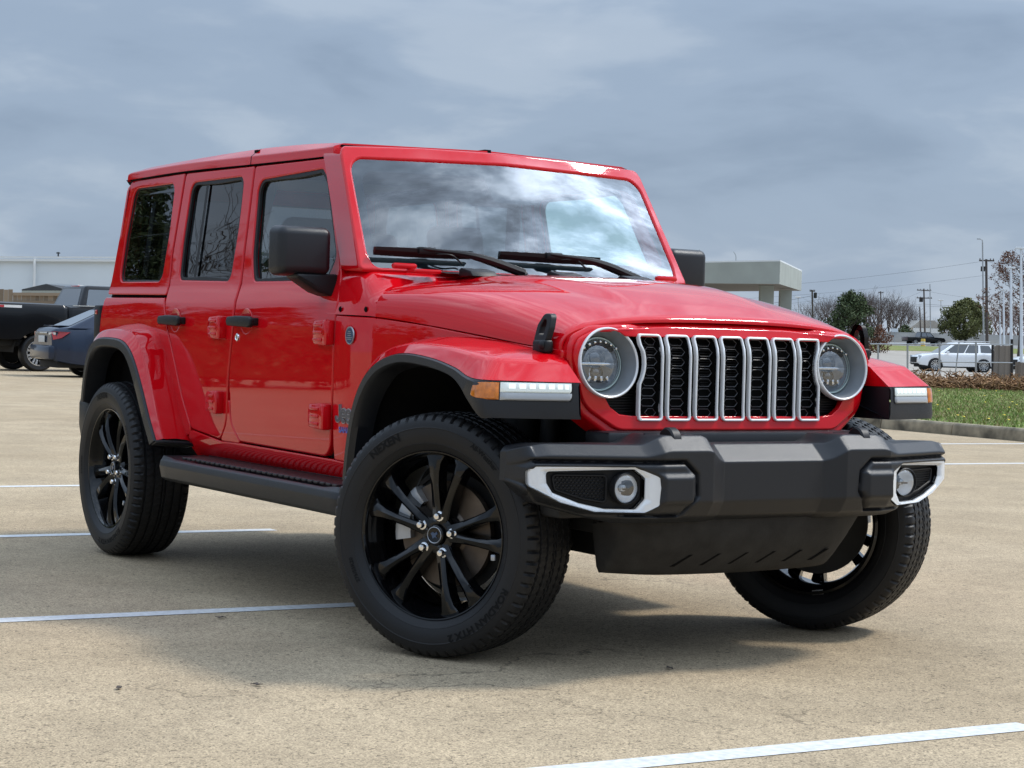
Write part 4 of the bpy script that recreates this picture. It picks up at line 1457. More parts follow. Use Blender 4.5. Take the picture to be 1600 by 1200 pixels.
cowl_side = rp([(-.900, 1.136, .012), (-.640, 1.128, .012), (-.628, 1.20, .2), (-.600, 1.268, .01), (-.760, 1.30, .01), (-.958, 1.30, .01), (-.902, 1.19, .05)], 5, .04)
fend = rp([(-.900, .585, .01), (-.53, .575, .01), (-.50, .80, .2), (-.40, .95, .2), (-.20, 1.03, .2), (.42, .98, .02), (.43, 1.026, .01), (.25, 1.036, .1), (-.30, 1.094, .2), (-.64, 1.121, .01), (-.900, 1.128, .012), (-.902, .86, .3)], 5, .05)
for pl, h in ((q_low, []), (qt_out, [qt_hole]), (bfill, []), (rocker, []), (fend, [])):
    body.panel(pl, h, side(), t=.03, r=.006, cell=.07)
# black backing behind the seams
bk = MB()
bk.grid([[Vector((x, -(yside(x, z) - .022), z)) for z in (.50, .60, .8, 1.0, 1.15, 1.20, 1.25)] for x in [-3.50 + .1 * k for k in range(28)]])
for x0, x1 in ((-3.47, -3.39), (-2.79, -2.60), (-1.975, -1.81)):
    bk.grid([[Vector((x, -(yside(x, z) - .022), z)) for z in (1.24, 1.4, 1.6, 1.77)] for x in (x0, x1)])
bk.grid([[Vector((x, -(yside(x, z) - .022), z)) for z in (.50, .8, 1.0, 1.12)] for x in [-.86, -.7, -.55]])
bk.grid([[Vector((x, -(yside(x, z) - .022), z)) for z in (.97, 1.0, 1.12 - .083 * (x + .86) / 1.2)] for x in [-.86, -.5, -.2, .1, .34]])
body_r = MB().join(body).join(body.mir())
# tail panel, tailgate and floor
body_r.panel(rp([(-.74, .62, .05), (.74, .62, .05), (.765, 1.205, .02), (-.765, 1.205, .02)], 4, .1), [], lambda u, v, d: Vector((-3.535 - d, -u, v)), t=.03, r=.01)
body_r.panel(rp([(-.745, 1.222, .02), (.745, 1.222, .02), (.69, 1.775, .05), (-.69, 1.775, .05)], 4, .1), [rp([(-.60, 1.30, .05), (.60, 1.30, .05), (.57, 1.70, .05), (-.57, 1.70, .05)], 4, .1)],
              lambda u, v, d: Vector((-3.512 + (v - 1.222) * .12 - d, -u, v)), t=.03, r=.01)
hz = smooth_tab([(-.64, 1.277), (-.40, 1.280), (-.10, 1.262), (.10, 1.232), (.30, 1.188), (.38, 1.163), (.44, 1.143), (.48, 1.130)])
hs = smooth_tab([(-.90, 1.131), (-.64, 1.124), (-.30, 1.097), (.25, 1.041), (.45, 1.026)])


def deck_pt(x, a):
    f = sstep(-.66, -.84, x)
    W = yside(x, 1.10) - .002
    zc, zs = 1.277 + .030 * f, hs(x)
    n = 3.4 + 7.0 * f
    th = a * PI / 2
    c, s_ = abs(math.cos(th)), abs(math.sin(th))
    z = zs + (zc - zs) * (c ** (2 / n))
    y = W * (s_ ** (2 / n))
    y -= (W - yside(x, max(z, 1.1))) * sstep(.5, .9, s_)
    z -= .030 * (1 - f) * (y / .7) ** 2 * sstep(.75, .0, abs(a))
    return Vector((x, y if a >= 0 else -y, z))


body_r.grid([[deck_pt(-.978 + .341 * i / 10, -1 + 2 * k / 64) for k in range(65)] for i in range(11)])
bodyo = body_r.build('body', 'red', car)
bk.build('body_seam', 'gap', bodyo); bk.mir().build('body_seam', 'gap', bodyo)
# small cowl bolts
for bx in (-.868, -.700):
    for s in (1, -1):
        b = MB().lathe([(0, .004), (.007, .004), (.010, .001), (.011, 0)], 16, Matrix.Translation((bx, -s * (yside(bx, 1.150) + .001), 1.150)) @ Matrix.Rotation(s * PI / 2, 4, 'X'))
        b.build('cowl_bolt', 'gap', bodyo)

# ---- doors ----------------------------------------------------------------------------


def handle_mb(x, z):
    h = MB()
    y0 = yside(x, z)
    pts = [(-.125, .0), (-.115, .020), (-.03, .024), (.10, .022), (.125, .012), (.125, -.016), (.10, -.024), (-.02, -.020), (-.115, -.018)]
    h.prism([Vector((x + a, -(y0 + .018), z + b)) for a, b in pts], (0, -.024, 0), bev=.007, seg=3)
    h.box((x - .09, -(y0 + .012), z), (.05, .03, .03), bev=.006)
    h.box((x + .10, -(y0 + .012), z), (.04, .03, .032), bev=.006)
    return h


def hinge_mb(x0, x1, z0, z1):
    h = MB()
    zc = (z0 + z1) / 2; H = (z1 - z0)
    y0 = yside((x0 + x1) / 2, zc)
    # leaf on the door: chamfered block with three raised ribs
    xa = x0; xb = x1 - .045
    h.prism([Vector((a, -(y0 - .004), b)) for a, b in ((xa + .012, z0 + .006), (xb, z0), (xb, z1), (xa + .012, z1 - .006), (xa, z1 - .03), (xa, z0 + .03))], (0, -.026, 0), bev=.006, seg=2)
    for k in range(3):
        zz = z0 + H * (.22 + .28 * k)
        h.box(((xa + xb) / 2 - .004, -(y0 + .022), zz), (.078, .010, H * .12), bev=.0045)
    # knuckle
    h.box((xb + .020, -(y0 + .016), zc), (.034, .040, H * .96), bev=.009)
    return h


def cup_mb(x, z):
    c = MB()
    y0 = yside(x, z)
    prof = [(.058, .0005), (.055, .003), (.050, -.004), (.040, -.0035), (.0, -.003)]
    M4 = Matrix.Translation((x, -y0, z)) @ Matrix.Rotation(PI / 2, 4, 'X') @ Matrix.Diagonal((1, .9, 1, 1))
    c.lathe([(.062, -.001), (.058, .0025), (.054, .0018), (.051, .0004), (.0, .0003)], 28, M4)
    return c


def glass_mb(hole, off, grow=.012):
    # flat pane a little larger than its opening
    cx = sum(p[0] for p in hole) / len(hole); cz = sum(p[1] for p in hole) / len(hole)
    g = MB()
    pts = []
    for x, z in hole:
        d = Vector((x - cx, z - cz)); d = d * (1 + grow / d.length)
        pts.append((cx + d.x, cz + d.y))
    tri = tessellate_polygon([[Vector((a, b, 0)) for a, b in pts]])
    bm = bmesh.new()
    vs = [bm.verts.new((a, b, 0)) for a, b in pts]
    for t in tri:
        bm.faces.new([vs[i] for i in t])
    for k in range(1, 10):
        bmesh.ops.bisect_plane(bm, geom=list(bm.verts) + list(bm.edges) + list(bm.faces), plane_co=(0, 1.25 + k * .05, 0), plane_no=(0, 1, 0))
    for v in bm.verts:
        v.co = Vector((v.co.x, -(yside(v.co.x, v.co.y) + off), v.co.y))
    return g.frombm(bm)


def seal_mb(hole, off=-.006, w=.018):
    """black rubber seal lining a window opening"""
    cx = sum(p[0] for p in hole) / len(hole); cz = sum(p[1] for p in hole) / len(hole)
    inner = []
    for x, z in hole:
        d = Vector((x - cx, z - cz)); d = d * (1 - w / d.length)
        inner.append((cx + d.x, cz + d.y))
    grown = []
    for x, z in hole:
        d = Vector((x - cx, z - cz)); d = d * (1 + .004 / d.length)
        grown.append((cx + d.x, cz + d.y))
    return MB().panel(grown, [inner], side(off), t=.012, r=.003, cell=.3)


for dname, out, hole, gm, hx, hinges in (('front_door', fd_out, fd_hole, 'glass_side', -1.72, ((-1.050, -.895, 1.012, 1.112), (-1.075, -.905, .694, .796))),
                                         ('rear_door', rd_out, rd_hole, 'glass_dark', -2.505, ((-2.082, -1.918, 1.022, 1.122), (-2.092, -1.932, .706, .806)))):
    dm = MB().panel(out, [hole], side(), t=.03, r=.007, cell=.07)
    dr, dl = pair(dname, dm, 'red')
    for o, s in ((dr, 1), (dl, -1)):
        f = (lambda q: q) if s == 1 else (lambda q: q.mir())
        f(glass_mb(hole, -.020)).build('window', gm, o)
        f(seal_mb(hole)).build('window_seal', 'plastic_dk', o)
        f(handle_mb(hx, 1.098)).build('handle', 'plastic_dk', o)
        f(cup_mb(hx, 1.098)).build('handle_cup', 'red', o)
        for hg in hinges:
            f(hinge_mb(*hg)).build('hinge', 'red', o)
        if dname == 'front_door':
            lk = MB().lathe([(0, .003), (.009, .003), (.012, .006), (.016, .004), (.017, 0)], 24, Matrix.Translation((-1.805, -yside(-1.8, 1.033), 1.033)) @ Matrix.Rotation(PI / 2, 4, 'X'))
            f(lk).build('lock', 'chrome', o)
        else:
            dv = MB().grid([[Vector((x, -(yside(x, z) - .012), z)) for z in (1.27, 1.4, 1.55, 1.73)] for x in (-2.437, -2.409)])
            f(dv).build('window_divider', 'plastic_dk', o)
# quarter windows in the hardtop
for s in (1, -1):
    g = glass_mb(qt_hole, -.012)
    (g if s == 1 else g.mir()).build('quarter_window', 'glass_dark', car)
    g = seal_mb(qt_hole, -.009, .008)
    (g if s == 1 else g.mir()).build('quarter_window_seal', 'plastic_dk', car)
rw = MB().grid([[Vector((-3.500 + (z - 1.222) * .12, y, z)) for z in (1.29, 1.71)] for y in (-.61, .61)])
rw.build('rear_window', 'glass_dark', car)

# ---- windscreen -----------------------------------------------------------------------


def wsx(y, z):
    return -.762 - .634 * (z - 1.315) - .075 * y * y


WN = Vector((1, 0, .634)).normalized()


def wsmap(off=0.0, deep=False):
    def f(u, v, d):
        x = wsx(u, v)
        if d >= -.02:
            return Vector((x, u, v)) + WN * (d + off)
        return Vector((x + d, u, v + .02 * (-.0))) + WN * off
    return f


zt = lambda y: 1.800 - .022 * (abs(y) / .7) ** 2
fr_out = rp([(-.756, 1.296, .02), (.756, 1.296, .02), (.748, 1.36, .3), (.705, 1.752, .05), (.690, 1.785, .05), (.35, 1.800, .5), (0, 1.805, .5), (-.35, 1.800, .5), (-.690, 1.785, .05), (-.705, 1.752, .05), (-.748, 1.36, .3)], 6, .05)
gl_in = rp([(-.690, 1.312, .075), (.690, 1.312, .075), (.705, 1.36, .3), (.672, 1.735, .065), (0, 1.752, .8), (-.672, 1.735, .065), (-.705, 1.36, .3)], 8, .05)
fr = MB().panel(fr_out, [gl_in], wsmap(), t=.15, r=.011, cell=.1)
fro = fr.build('windscreen_frame', 'red', car)
# seam line under the frame
pane = []
tri_pts = gl_in


def sheet(outline, holes, mp, cell=.06):
    m = MB()
    ar_ = lambda p: sum(p[i][0] * p[(i + 1) % len(p)][1] - p[(i + 1) % len(p)][0] * p[i][1] for i in range(len(p)))
    loops = [outline if ar_(outline) > 0 else outline[::-1]] + [h if ar_(h) < 0 else h[::-1] for h in holes]
    flat = [p for lp in loops for p in lp]
    tris = tessellate_polygon([[Vector((a, b, 0)) for a, b in lp] for lp in loops])
    bm = bmesh.new()
    vs = [bm.verts.new((a, b, 0)) for a, b in flat]
    for t in tris:
        try: bm.faces.new([vs[i] for i in t])
        except ValueError: pass
    us = [p[0] for p in flat]; ws = [p[1] for p in flat]
    for ax, lo, hi in ((0, min(us), max(us)), (1, min(ws), max(ws))):
        k = math.floor(lo / cell) + 1
        while k * cell < hi:
            co = (k * cell, 0, 0) if ax == 0 else (0, k * cell, 0)
            no = (1, 0, 0) if ax == 0 else (0, 1, 0)
            bmesh.ops.bisect_plane(bm, geom=list(bm.verts) + list(bm.edges) + list(bm.faces), plane_co=co, plane_no=no, dist=1e-6)
            k += 1
    N = []
    h = 1e-3
    for v in bm.verts:
        u, w = v.co.x, v.co.y
        n = (mp(u + h, w, 0) - mp(u - h, w, 0)).cross(mp(u, w + h, 0) - mp(u, w - h, 0)).normalized()
        N.append(n)
        v.co = mp(u, w, 0)
    bm.verts.index_update()
    m.add([v.co.copy() for v in bm.verts], [[v.index for v in f.verts] for f in bm.faces], N)
    bm.free()
    return m


def scale_loop(lp, k, cx=0, cy=0):
    return [(cx + (a - cx) * k, cy + (b - cy) * k) for a, b in lp]


gbig = rp([(-.700, 1.304, .075), (.700, 1.304, .075), (.714, 1.36, .3), (.681, 1.743, .065), (0, 1.760, .8), (-.681, 1.743, .065), (-.714, 1.36, .3)], 8, .05)
ws = sheet(gbig, [], wsmap(-.008), .07).build('windscreen', 'glass', car)
fr_in = rp([(-.655, 1.372, .05), (.655, 1.372, .05), (.668, 1.40, .2), (.635, 1.692, .06), (.16, 1.704, .01), (.112, 1.60, .02), (-.085, 1.60, .02), (-.100, 1.704, .01), (-.635, 1.692, .06), (-.668, 1.40, .2)], 6, .06)
sheet(gbig, [fr_in], wsmap(-.013), .07).build('windscreen_band', 'glass_frit', ws)
# rear-view mirror and sensor pod behind the glass
pod = MB()
pod.box((-1.075, .02, 1.665), (.06, .13, .10), bev=.015)
pod.box((-1.13, .02, 1.62), (.03, .24, .065), bev=.02)
pod.build('rear_view_mirror', 'trim', car)

# ---- roof -----------------------------------------------------------------------------
rtop = smooth_tab([(-3.47, 1.822), (-3.38, 1.842), (-3.0, 1.850), (-2.4, 1.850), (-1.9, 1.845), (-1.5, 1.832), (-1.22, 1.816), (-1.11, 1.806)])
rbot = smooth_tab([(-3.5, 1.781), (-2.7, 1.780), (-1.9, 1.762), (-1.2, 1.748), (-1.1, 1.752)])


def roof_row(x, y0, y1, n=26, drop=0.0):
    """one cross-section strip, y0..y1 measured along the half section parameter -1..1"""
    zt_, zb_ = rtop(x) - drop, rbot(x)
    sec = rp([(-.702, zb_), (-.700, zb_ + .034, .010), (-.655, zt_ - .012, .030), (0, zt_ + .006, 1.6), (.655, zt_ - .012, .030), (.700, zb_ + .034, .010), (.702, zb_)], 5)
    # open polyline, drop closing edge
    return [Vector((x, a, b)) for a, b in sec]


def roof_part(xs, half=None):
    rows = [roof_row(x, 0, 0, drop=.030 * (1 - math.sqrt(max(0, 1 - ((-3.36 - x) / .06) ** 2))) if x < -3.36 else 0) for x in xs]
    if half:
        rows = [[p for p in r if p.y * half >= -1e-6] for r in rows]
        rows = [[Vector((p.x, half * max(abs(p.y), .003), p.z)) for p in r] for r in rows]
    return rows


rf = MB()
xs_r = [-1.938 - k * (3.355 - 1.938) / 14 for k in range(15)] + [-3.375, -3.392, -3.405, -3.413, -3.418]
rf.grid(roof_part(xs_r))
last = roof_part(xs_r)[-1]
rf.add(last + [Vector((-3.419, p.y, 1.775)) for p in last], [(i, i + 1, len(last) + i + 1, len(last) + i) for i in range(len(last) - 1)])
rfo = rf.build('roof', 'red', car, sharp=30)
xs_f = [-1.150 - k * (1.930 - 1.150) / 9 for k in range(10)]
for s in (1, -1):
    rows = roof_part(xs_f, s)
    p = MB().grid(rows)
    fr0 = rows[0]
    p.add(fr0 + [Vector((q.x + .012, q.y, q.z - .05)) for q in fr0], [(i, i + 1, len(fr0) + i + 1, len(fr0) + i) for i in range(len(fr0) - 1)])
    p.build('roof_panel', 'red', car, sharp=30)
rs = MB()
rs.box((-1.934, 0, 1.80), (.03, 1.36, .05)); rs.box((-1.54, 0, 1.812), (.76, .03, .02))
rs.box((-1.150, 0, 1.772), (.03, 1.34, .036))
for s in (1, -1):
    rs.grid([[Vector((x, s * y, rbot(x) + dz)) for y, dz in ((.690, .004), (.672, -.02), (.55, .0))] for x in (-1.15, -1.9, -2.7, -3.47)])
rs.build('roof_seam', 'gap', rfo)
hl = MB().grid([[Vector((x, y, 1.785)) for y in (-.66, -.3, .3, .66)] for x in (-1.16, -2, -3.45)])
hl.build('headliner', 'lining', rfo)

# ---- hood -----------------------------------------------------------------------------
def hood_pt(x, a):
    """a in -1..1 across"""
    W = yside(x, 1.05)
    zc, zs = hz(x), hs(x)
    n = 3.5 - .65 * sstep(-.35, .42, x)
    th = a * PI / 2
    sgn = 1 if a >= 0 else -1
    c, s_ = abs(math.cos(th)), abs(math.sin(th))
    y = W * (s_ ** (2 / n)); z = zs + (zc - zs) * (c ** (2 / n))
    y *= sgn
    # raised centre
    bw = .40 - .10 * sstep(-.6, .35, x)
    e = sstep(bw + .05, bw - .03, abs(y))
    z += .016 * e * sstep(.40, .05, x)
    z -= (.030 - .028 * sstep(0, .44, x)) * (abs(y) / .7) ** 2 * sstep(.75, .0, abs(a))
    # front edge rolls down in an arch that follows the grille top
    xf = x - .030 * (abs(y) / .65) ** 3 * sstep(.0, .45, x)
    return Vector((xf, y, z))


xs_h = [-.632 + k * .04 for k in range(26)] + [.395, .408, .418, .427, .435, .441, .445, .447]
av = [-1 + 2 * k / 72 for k in range(73)]
rows = []
for i, x in enumerate(xs_h):
    row = []
    for a in av:
        p = hood_pt(min(x, .44), a)
        if x > .415:
            t = min(1, (x - .415) / .032)
            k = .016 * (1 - math.sqrt(max(0, 1 - t * t)))
            q = hood_pt(.415, a)
            g_ = Vector((0, q.y, q.z - 1.03)); g_ = g_.normalized() if g_.length > 1e-6 else g_
            w_ = abs(math.cos(a * PI / 2)) ** .4
            p.z -= k * w_; p.y -= math.copysign(k * (1 - w_), p.y)
        row.append(p)
    rows.append(row)
hm = MB().grid(rows)
last = rows[-1]
hm.add(last + [Vector((p.x - .05, p.y * .985, p.z - .006)) for p in last], [(i, i + 1, len(last) + i + 1, len(last) + i) for i in range(len(last) - 1)])
first = rows[0]
hm.add(first + [Vector((p.x - .004, p.y * .99, p.z - .03)) for p in first], [(i, i + 1, len(first) + i + 1, len(first) + i) for i in range(len(first) - 1)])
# lower edges return
for col in (0, -1):
    e = [r[col] for r in rows]
    hm.add(e + [Vector((p.x, p.y * .97, p.z - .006)) for p in e], [(i, i + 1, len(e) + i + 1, len(e) + i) for i in range(len(e) - 1)])
hood = hm.build('hood', 'red', car, sharp=50)
hb = MB()
for s_ in (1, -1):
    hb.grid([[Vector((x, s_ * (yside(x, 1.05) - .028), z)) for z in (1.0, hs(x) + .008)] for x in (-.9, -.6, -.3, .0, .2, .34)])
hb.grid([[Vector((-.615, y, z)) for z in (1.10, 1.222)] for y in (-.72, .72)])
hb.grid([[Vector((.40 - .10 * (abs(y) / .6) ** 2, y, z)) for z in (.95, 1.03, 1.085)] for y in (-.44, -.2, 0, .2, .44)])
hb.build('hood_seam', 'gap', hood)
# hinges, washer jets and bump stops at the rear of the hood
for s in (1, -1):
    q = MB()
    q.box((-.700, s * .535, 1.298), (.07, .115, .016), bev=.006)
    q.box((-.735, s * .60, 1.316), (.028, .10, .022), bev=.009)
    q.build('hood_hinge', 'red', hood)
    w = MB()
    w.prism([Vector((-.60 + a, s * .36 - .055, 1.296 + b)) for a, b in ((-.05, -.012), (.055, -.012), (.035, .008), (-.03, .020), (-.05, .016))], (0, .11, 0), bev=.004)
    w.build('hood_vent', 'plastic_dk', hood)
w = MB().prism([Vector((-.61 + a, -.02, 1.300 + b)) for a, b in ((-.05, -.012), (.055, -.012), (.035, .008), (-.03, .020), (-.05, .016))], (0, .11, 0), bev=.004)
w.build('hood_vent', 'plastic_dk', hood)
cw = MB().grid([[Vector((x, y, 1.304 - (x + .76) * .12)) for y in (-.45, -.2, .2, .55)] for x in (-.765, -.68)])
cw.build('cowl_grille', 'plastic_dk', bodyo)
# hood latches
for s in (1, -1):
    q = MB()
    o = Vector((.352, -(yside(.352, 1.05) + .006), 1.075))

    def lp(a, b, d): return o + Vector((a + b * .10, -d + (-.25 * max(0, b)) * -.35, b))
    outer = rp([(-.036, -.025, .012), (.036, -.025, .012), (.040, .02, .02), (.032, .066, .022), (-.012, .066, .022), (-.036, .03, .02)], 4)
    hole = rp([(-.016, -.002, .006), (.014, -.002, .006), (.016, .03, .01), (.010, .046, .01), (-.004, .046, .01), (-.016, .024, .01)], 4)
    q.panel(outer, [hole], lambda u, v, d: o + Vector((u + v * .08, -.020 - d + v * .22, v)), t=.022, r=.004, cell=.5)
    q.box(o + Vector((0, -.012, -.040)), (.080, .034, .044), bev=.009)
    q.lathe([(0, .006), (.012, .006), (.015, 0)], 16, Matrix.Translation(o + Vector((.022, -.030, -.036))) @ Matrix.Rotation(PI / 2, 4, 'X'))
    (q if s == 1 else q.mir()).build('hood_latch', 'plastic_dk', hood)

# ---- grille, seven slots, headlights ------------------------------------------------------
HC = (.491, .987)


def gx(y, z):
    x = .480 - .062 * y * y
    if z > 1.02:
        x -= .34 * (z - 1.02) * sstep(1.02, 1.06, z) * (1 - .72 * sstep(.33, .42, abs(y)))
    if z < .83:
        x += .16 * (.83 - z)
    return x


def gmap(off=0.0):
    return lambda u, v, d: Vector((gx(u, v) + off + d, u, v))


g_base = rp([(-.475, .746, .09), (.475, .746, .09), (.600, .835, .10), (.636, 1.00, .25), (.628, 1.068, .07), (.545, 1.107, .10), (.25, 1.125, .8), (-.25, 1.125, .8), (-.545, 1.107, .10), (-.628, 1.068, .07), (-.636, 1.00, .25), (-.600, .835, .10)], 7, .05)
g_face = rp([(-.455, .771, .09), (.455, .771, .09), (.578, .848, .10), (.622, 1.00, .25), (.612, 1.060, .07), (.535, 1.096, .10), (.25, 1.113, .8), (-.25, 1.113, .8), (-.535, 1.096, .10), (-.612, 1.060, .07), (-.622, 1.00, .25), (-.578, .848, .10)], 7, .05)


def arc(c, r, a0, a1, n):
    return [(c[0] + r * math.cos(R(a0 + (a1 - a0) * k / n)), c[1] + r * math.sin(R(a0 + (a1 - a0) * k / n))) for k in range(n + 1)]


half = [(0, .818), (.20, .818), (.40, .818)] + [(.448, .823), (.482, .846), (.503, .878)] + arc(HC, .108, -67, 126, 18) + [(.425, 1.074), (.38, 1.074), (.20, 1.076)]
g_open = half + [(-a, b) for a, b in reversed(half) if abs(a) > 1e-6]
g_open.insert(len(half), (0, 1.076))
gr = MB()
b_hole = rp([(-.46, .795, .05), (.46, .795, .05), (.545, .86, .05), (.602, .96, .05), (.602, 1.03, .04), (.545, 1.085, .05), (0, 1.10, .5), (-.545, 1.085, .05), (-.602, 1.03, .04), (-.602, .96, .05), (-.545, .86, .05)], 4, .06)
gr.panel(g_base, [b_hole], gmap(-.014), t=.11, r=.014, cell=.08, hr=.003)
gr.panel(g_face, [g_open], gmap(.0), t=.022, r=.008, cell=.08, hr=.003)
gro = gr.build('grille', 'red', car)
# black insert behind with horizontal ribs
ib = MB()
ib.grid([[Vector((gx(y, z) - .050, y, z)) for z in (.80, .9, 1.0, 1.085)] for y in [-.385 + .077 * k for k in range(11)]])
for s_ in (1, -1):
    ib.grid([[Vector((gx(y, z) - .050, s_ * y, z)) for z in (.80, .85, .895 - .02 * (y - .385) / .13)] for y in (.385, .42, .47, .515)])
for k in range(30):
    z = .832 + k * .0088
    if z > 1.07: break
    hy = .505 if z < .885 else .385
    ib.grid([[Vector((gx(y, z) - .050 + .014 * c, y, z + dz)) for c, dz in ((0, -.003), (1, -.0015), (1, .0015), (0, .003))] for y in [-hy + hy / 10 * j for j in range(21)]])
ib.build('grille_insert', 'plastic_dk', gro)


def slot_outline(yc, w, notch=0):
    z0, z1 = .802, 1.085
    h = w / 2
    if not notch:
        return rp([(yc - h, z0, .014), (yc + h, z0, .014), (yc + h, z1, .014), (yc - h, z1, .014)], 4, .03)
    s = notch
    rr = .128
    # outer edge follows the headlight
    pts = [(yc - s * h, z0), (yc + s * h, z0)]
    e = []
    for k in range(13):
        z = z0 + .016 + (z1 - z0 - .032) * k / 12
        yy = yc + s * h
        dz = z - HC[1]
        if abs(dz) < rr:
            yl = s * (HC[0] - math.sqrt(rr * rr - dz * dz))
            yy = min(abs(yy), abs(yl)) * s
        e.append((yy, z))
    poly = [(yc - s * h, z0, .014), (yc + s * h, z0, .014)] + [(a, b, 0) for a, b in e] + [(e[-1][0], z1, .014), (yc - s * h, z1, .014)]
    return rp(poly, 3, .03)


def shrink(lp, d):
    """inward offset of a closed loop"""
    n = len(lp)
    ar = sum(lp[i][0] * lp[(i + 1) % n][1] - lp[(i + 1) % n][0] * lp[i][1] for i in range(n))
    sg = 1 if ar > 0 else -1
    out = []
    for i in range(n):
        a, b, c = Vector(lp[i - 1]), Vector(lp[i]), Vector(lp[(i + 1) % n])
        t1 = (b - a); t2 = (c - b)
        if t1.length < 1e-9: t1 = t2
        if t2.length < 1e-9: t2 = t1
        n1 = Vector((-t1.y, t1.x)).normalized() * sg; n2 = Vector((-t2.y, t2.x)).normalized() * sg
        q = (n1 + n2)
        q = q.normalized() if q.length > 1e-6 else n1
        q /= max(.6, q.dot(n1))
        p = b + q * d
        out.append((p.x, p.y))
    return out


pitch = .1113
for i in range(7):
    yc = (i - 3) * pitch
    w = .095
    ntch = -1 if i == 0 else (1 if i == 6 else 0)
    ol = slot_outline(yc, w, ntch)
    ring = MB().panel(ol, [shrink(ol, .0080)], gmap(.010), t=.016, r=.0034, cell=.5)
    so = ring.build('grille_slot', 'silver', gro)
    inn = shrink(ol, .0080)
    bk_ = MB()
    k_ = len(inn)
    bk_.add([Vector((gx(a, b) - .030, a, b)) for a, b in inn] , [tuple(range(k_))])
    # side lining of the slot
    bk_.add([Vector((gx(a, b) + .002, a, b)) for a, b in inn] + [Vector((gx(a, b) - .030, a, b)) for a, b in inn], [(j, (j + 1) % k_, k_ + (j + 1) % k_, k_ + j) for j in range(k_)])
    bk_.build('slot_backing', 'gap', so)
    hx_ = MB()
    ya = max(p[0] for p in inn); yb = min(p[0] for p in inn)
    for k in range(8):
        zc = .829 + k * .0332
        hw = .030
        cy = yc
        if ntch:
            # narrower by the headlight
            e = [p[0] for p in inn if abs(p[1] - zc) < .025]
            if e:
                lo = min(e); hi = max(e)
                if ntch == 1: hi = min([q for q in e if q > yc] or [hi]); lo = yc - w / 2 + .0105
                else: lo = max([q for q in e if q < yc] or [lo]); hi = yc + w / 2 - .0105
                cy = (lo + hi) / 2; hw = min(.030, (hi - lo) / 2 - .005)
        pts = [(cy - hw, zc), (cy - hw + .012, zc + .0125), (cy + hw - .012, zc + .0125), (cy + hw, zc), (cy + hw - .012, zc - .0125), (cy - hw + .012, zc - .0125)]
        hx_.loop([Vector((gx(a, b) - .010, a, b)) for a, b in pts], .0014, 4)
    hx_.build('slot_mesh', 'honey', so)


M['projector'] = mat('projector_glass', (.03, .035, .04), .05, coat=1.0, spec=.8)
M['bezel'] = mat('satin_bezel', (.27, .29, .31), .38, metal=.35)


def headlight(s):
    o = Vector((gx(HC[0], HC[1]), s * HC[0], HC[1]))
    T = Matrix.Translation(o + Vector((-.0155, 0, 0))) @ Matrix.Rotation(PI / 2 - R(5), 4, 'Y')      # local z -> +x
    rim = MB().lathe([(.098, -.020), (.1130, -.010), (.1150, .004), (.1150, .015), (.1135, .0185), (.1105, .0195), (.1075, .0175), (.1065, .014)], 64, T)
    ho = rim.build('headlight', 'silver', car)
    MB().lathe([(.1066, .0145), (.1000, -.010), (.0905, -.048), (.0890, -.056)], 64, T).build('bezel', 'bezel', ho)
    MB().lathe([(.0890, -.050), (.0865, -.043), (.0825, -.043), (.0805, -.051)], 64, T).build('halo', 'lampring', ho)
    MB().lathe([(.091, -.066), (.089, -.056), (.088, -.060)], 48, T).build('lamp_gasket', 'gap', ho)
    bowl = MB().lathe([(.081, -.055), (.075, -.075), (.055, -.100), (.030, -.115), (0, -.12)], 48, T)
    bowl.build('reflector', 'lampgrey', ho)
    ins = MB()
    ins.box(o + Vector((-.078, 0, .046)), (.030, .120, .020), bev=.005)
    ins.box(o + Vector((-.078, 0, -.058)), (.030, .090, .014), bev=.005)
    ins.build('lamp_housing', 'plastic_dk', ho)
    pj = MB()
    for dz, rr in ((.022, .030), (-.028, .024)):
        pj.lathe([(rr, -.066), (rr * .9, -.056), (rr * .55, -.048), (0, -.045)], 32, Matrix.Translation((0, 0, dz)) @ T)
    pj.build('projector', 'projector', ho)
    pr = MB()
    for dz, rr in ((.022, .0315), (-.028, .0255)):
        pr.lathe([(rr, -.070), (rr * 1.08, -.060), (rr, -.056)], 32, Matrix.Translation((0, 0, dz)) @ T)
    pr.build('projector_ring', 'chrome', ho)
    br = MB().box(o + Vector((-.062, 0, -.004)), (.012, .138, .009), bev=.002)
    for k in range(7):
        q = (k - 3) * .021
        br.box(o + Vector((-.055, q, .068 - 5.2 * q * q)), (.010, .009, .008), bev=.002)
    for k in range(4):
        br.box(o + Vector((-.062, -.036 + .024 * k, -.052)), (.010, .010, .018), rot=Matrix.Rotation(.4 * (k - 1.5), 3, 'X'), bev=.002)
    br.build('lamp_bar', 'chrome', ho)
    MB().lathe([(.0830, -.047), (.078, -.035), (.063, -.025), (.038, -.018), (0, -.015)], 48, T).build('lens', 'lens', ho)


headlight(-1)
headlight(1)
# dark valance between grille and bumper, radiator support
va = MB().box((.46, 0, .735), (.14, 1.06, .07), bev=.012)
va.build('valance', 'plastic', car)
# ------------------------------------------------------------------ fender flares


def resample(ctrl, per=6):
    return cr_path(ctrl, per)


def strip(mb, curves):
    mb.grid([list(c) for c in zip(*curves)])
    return mb


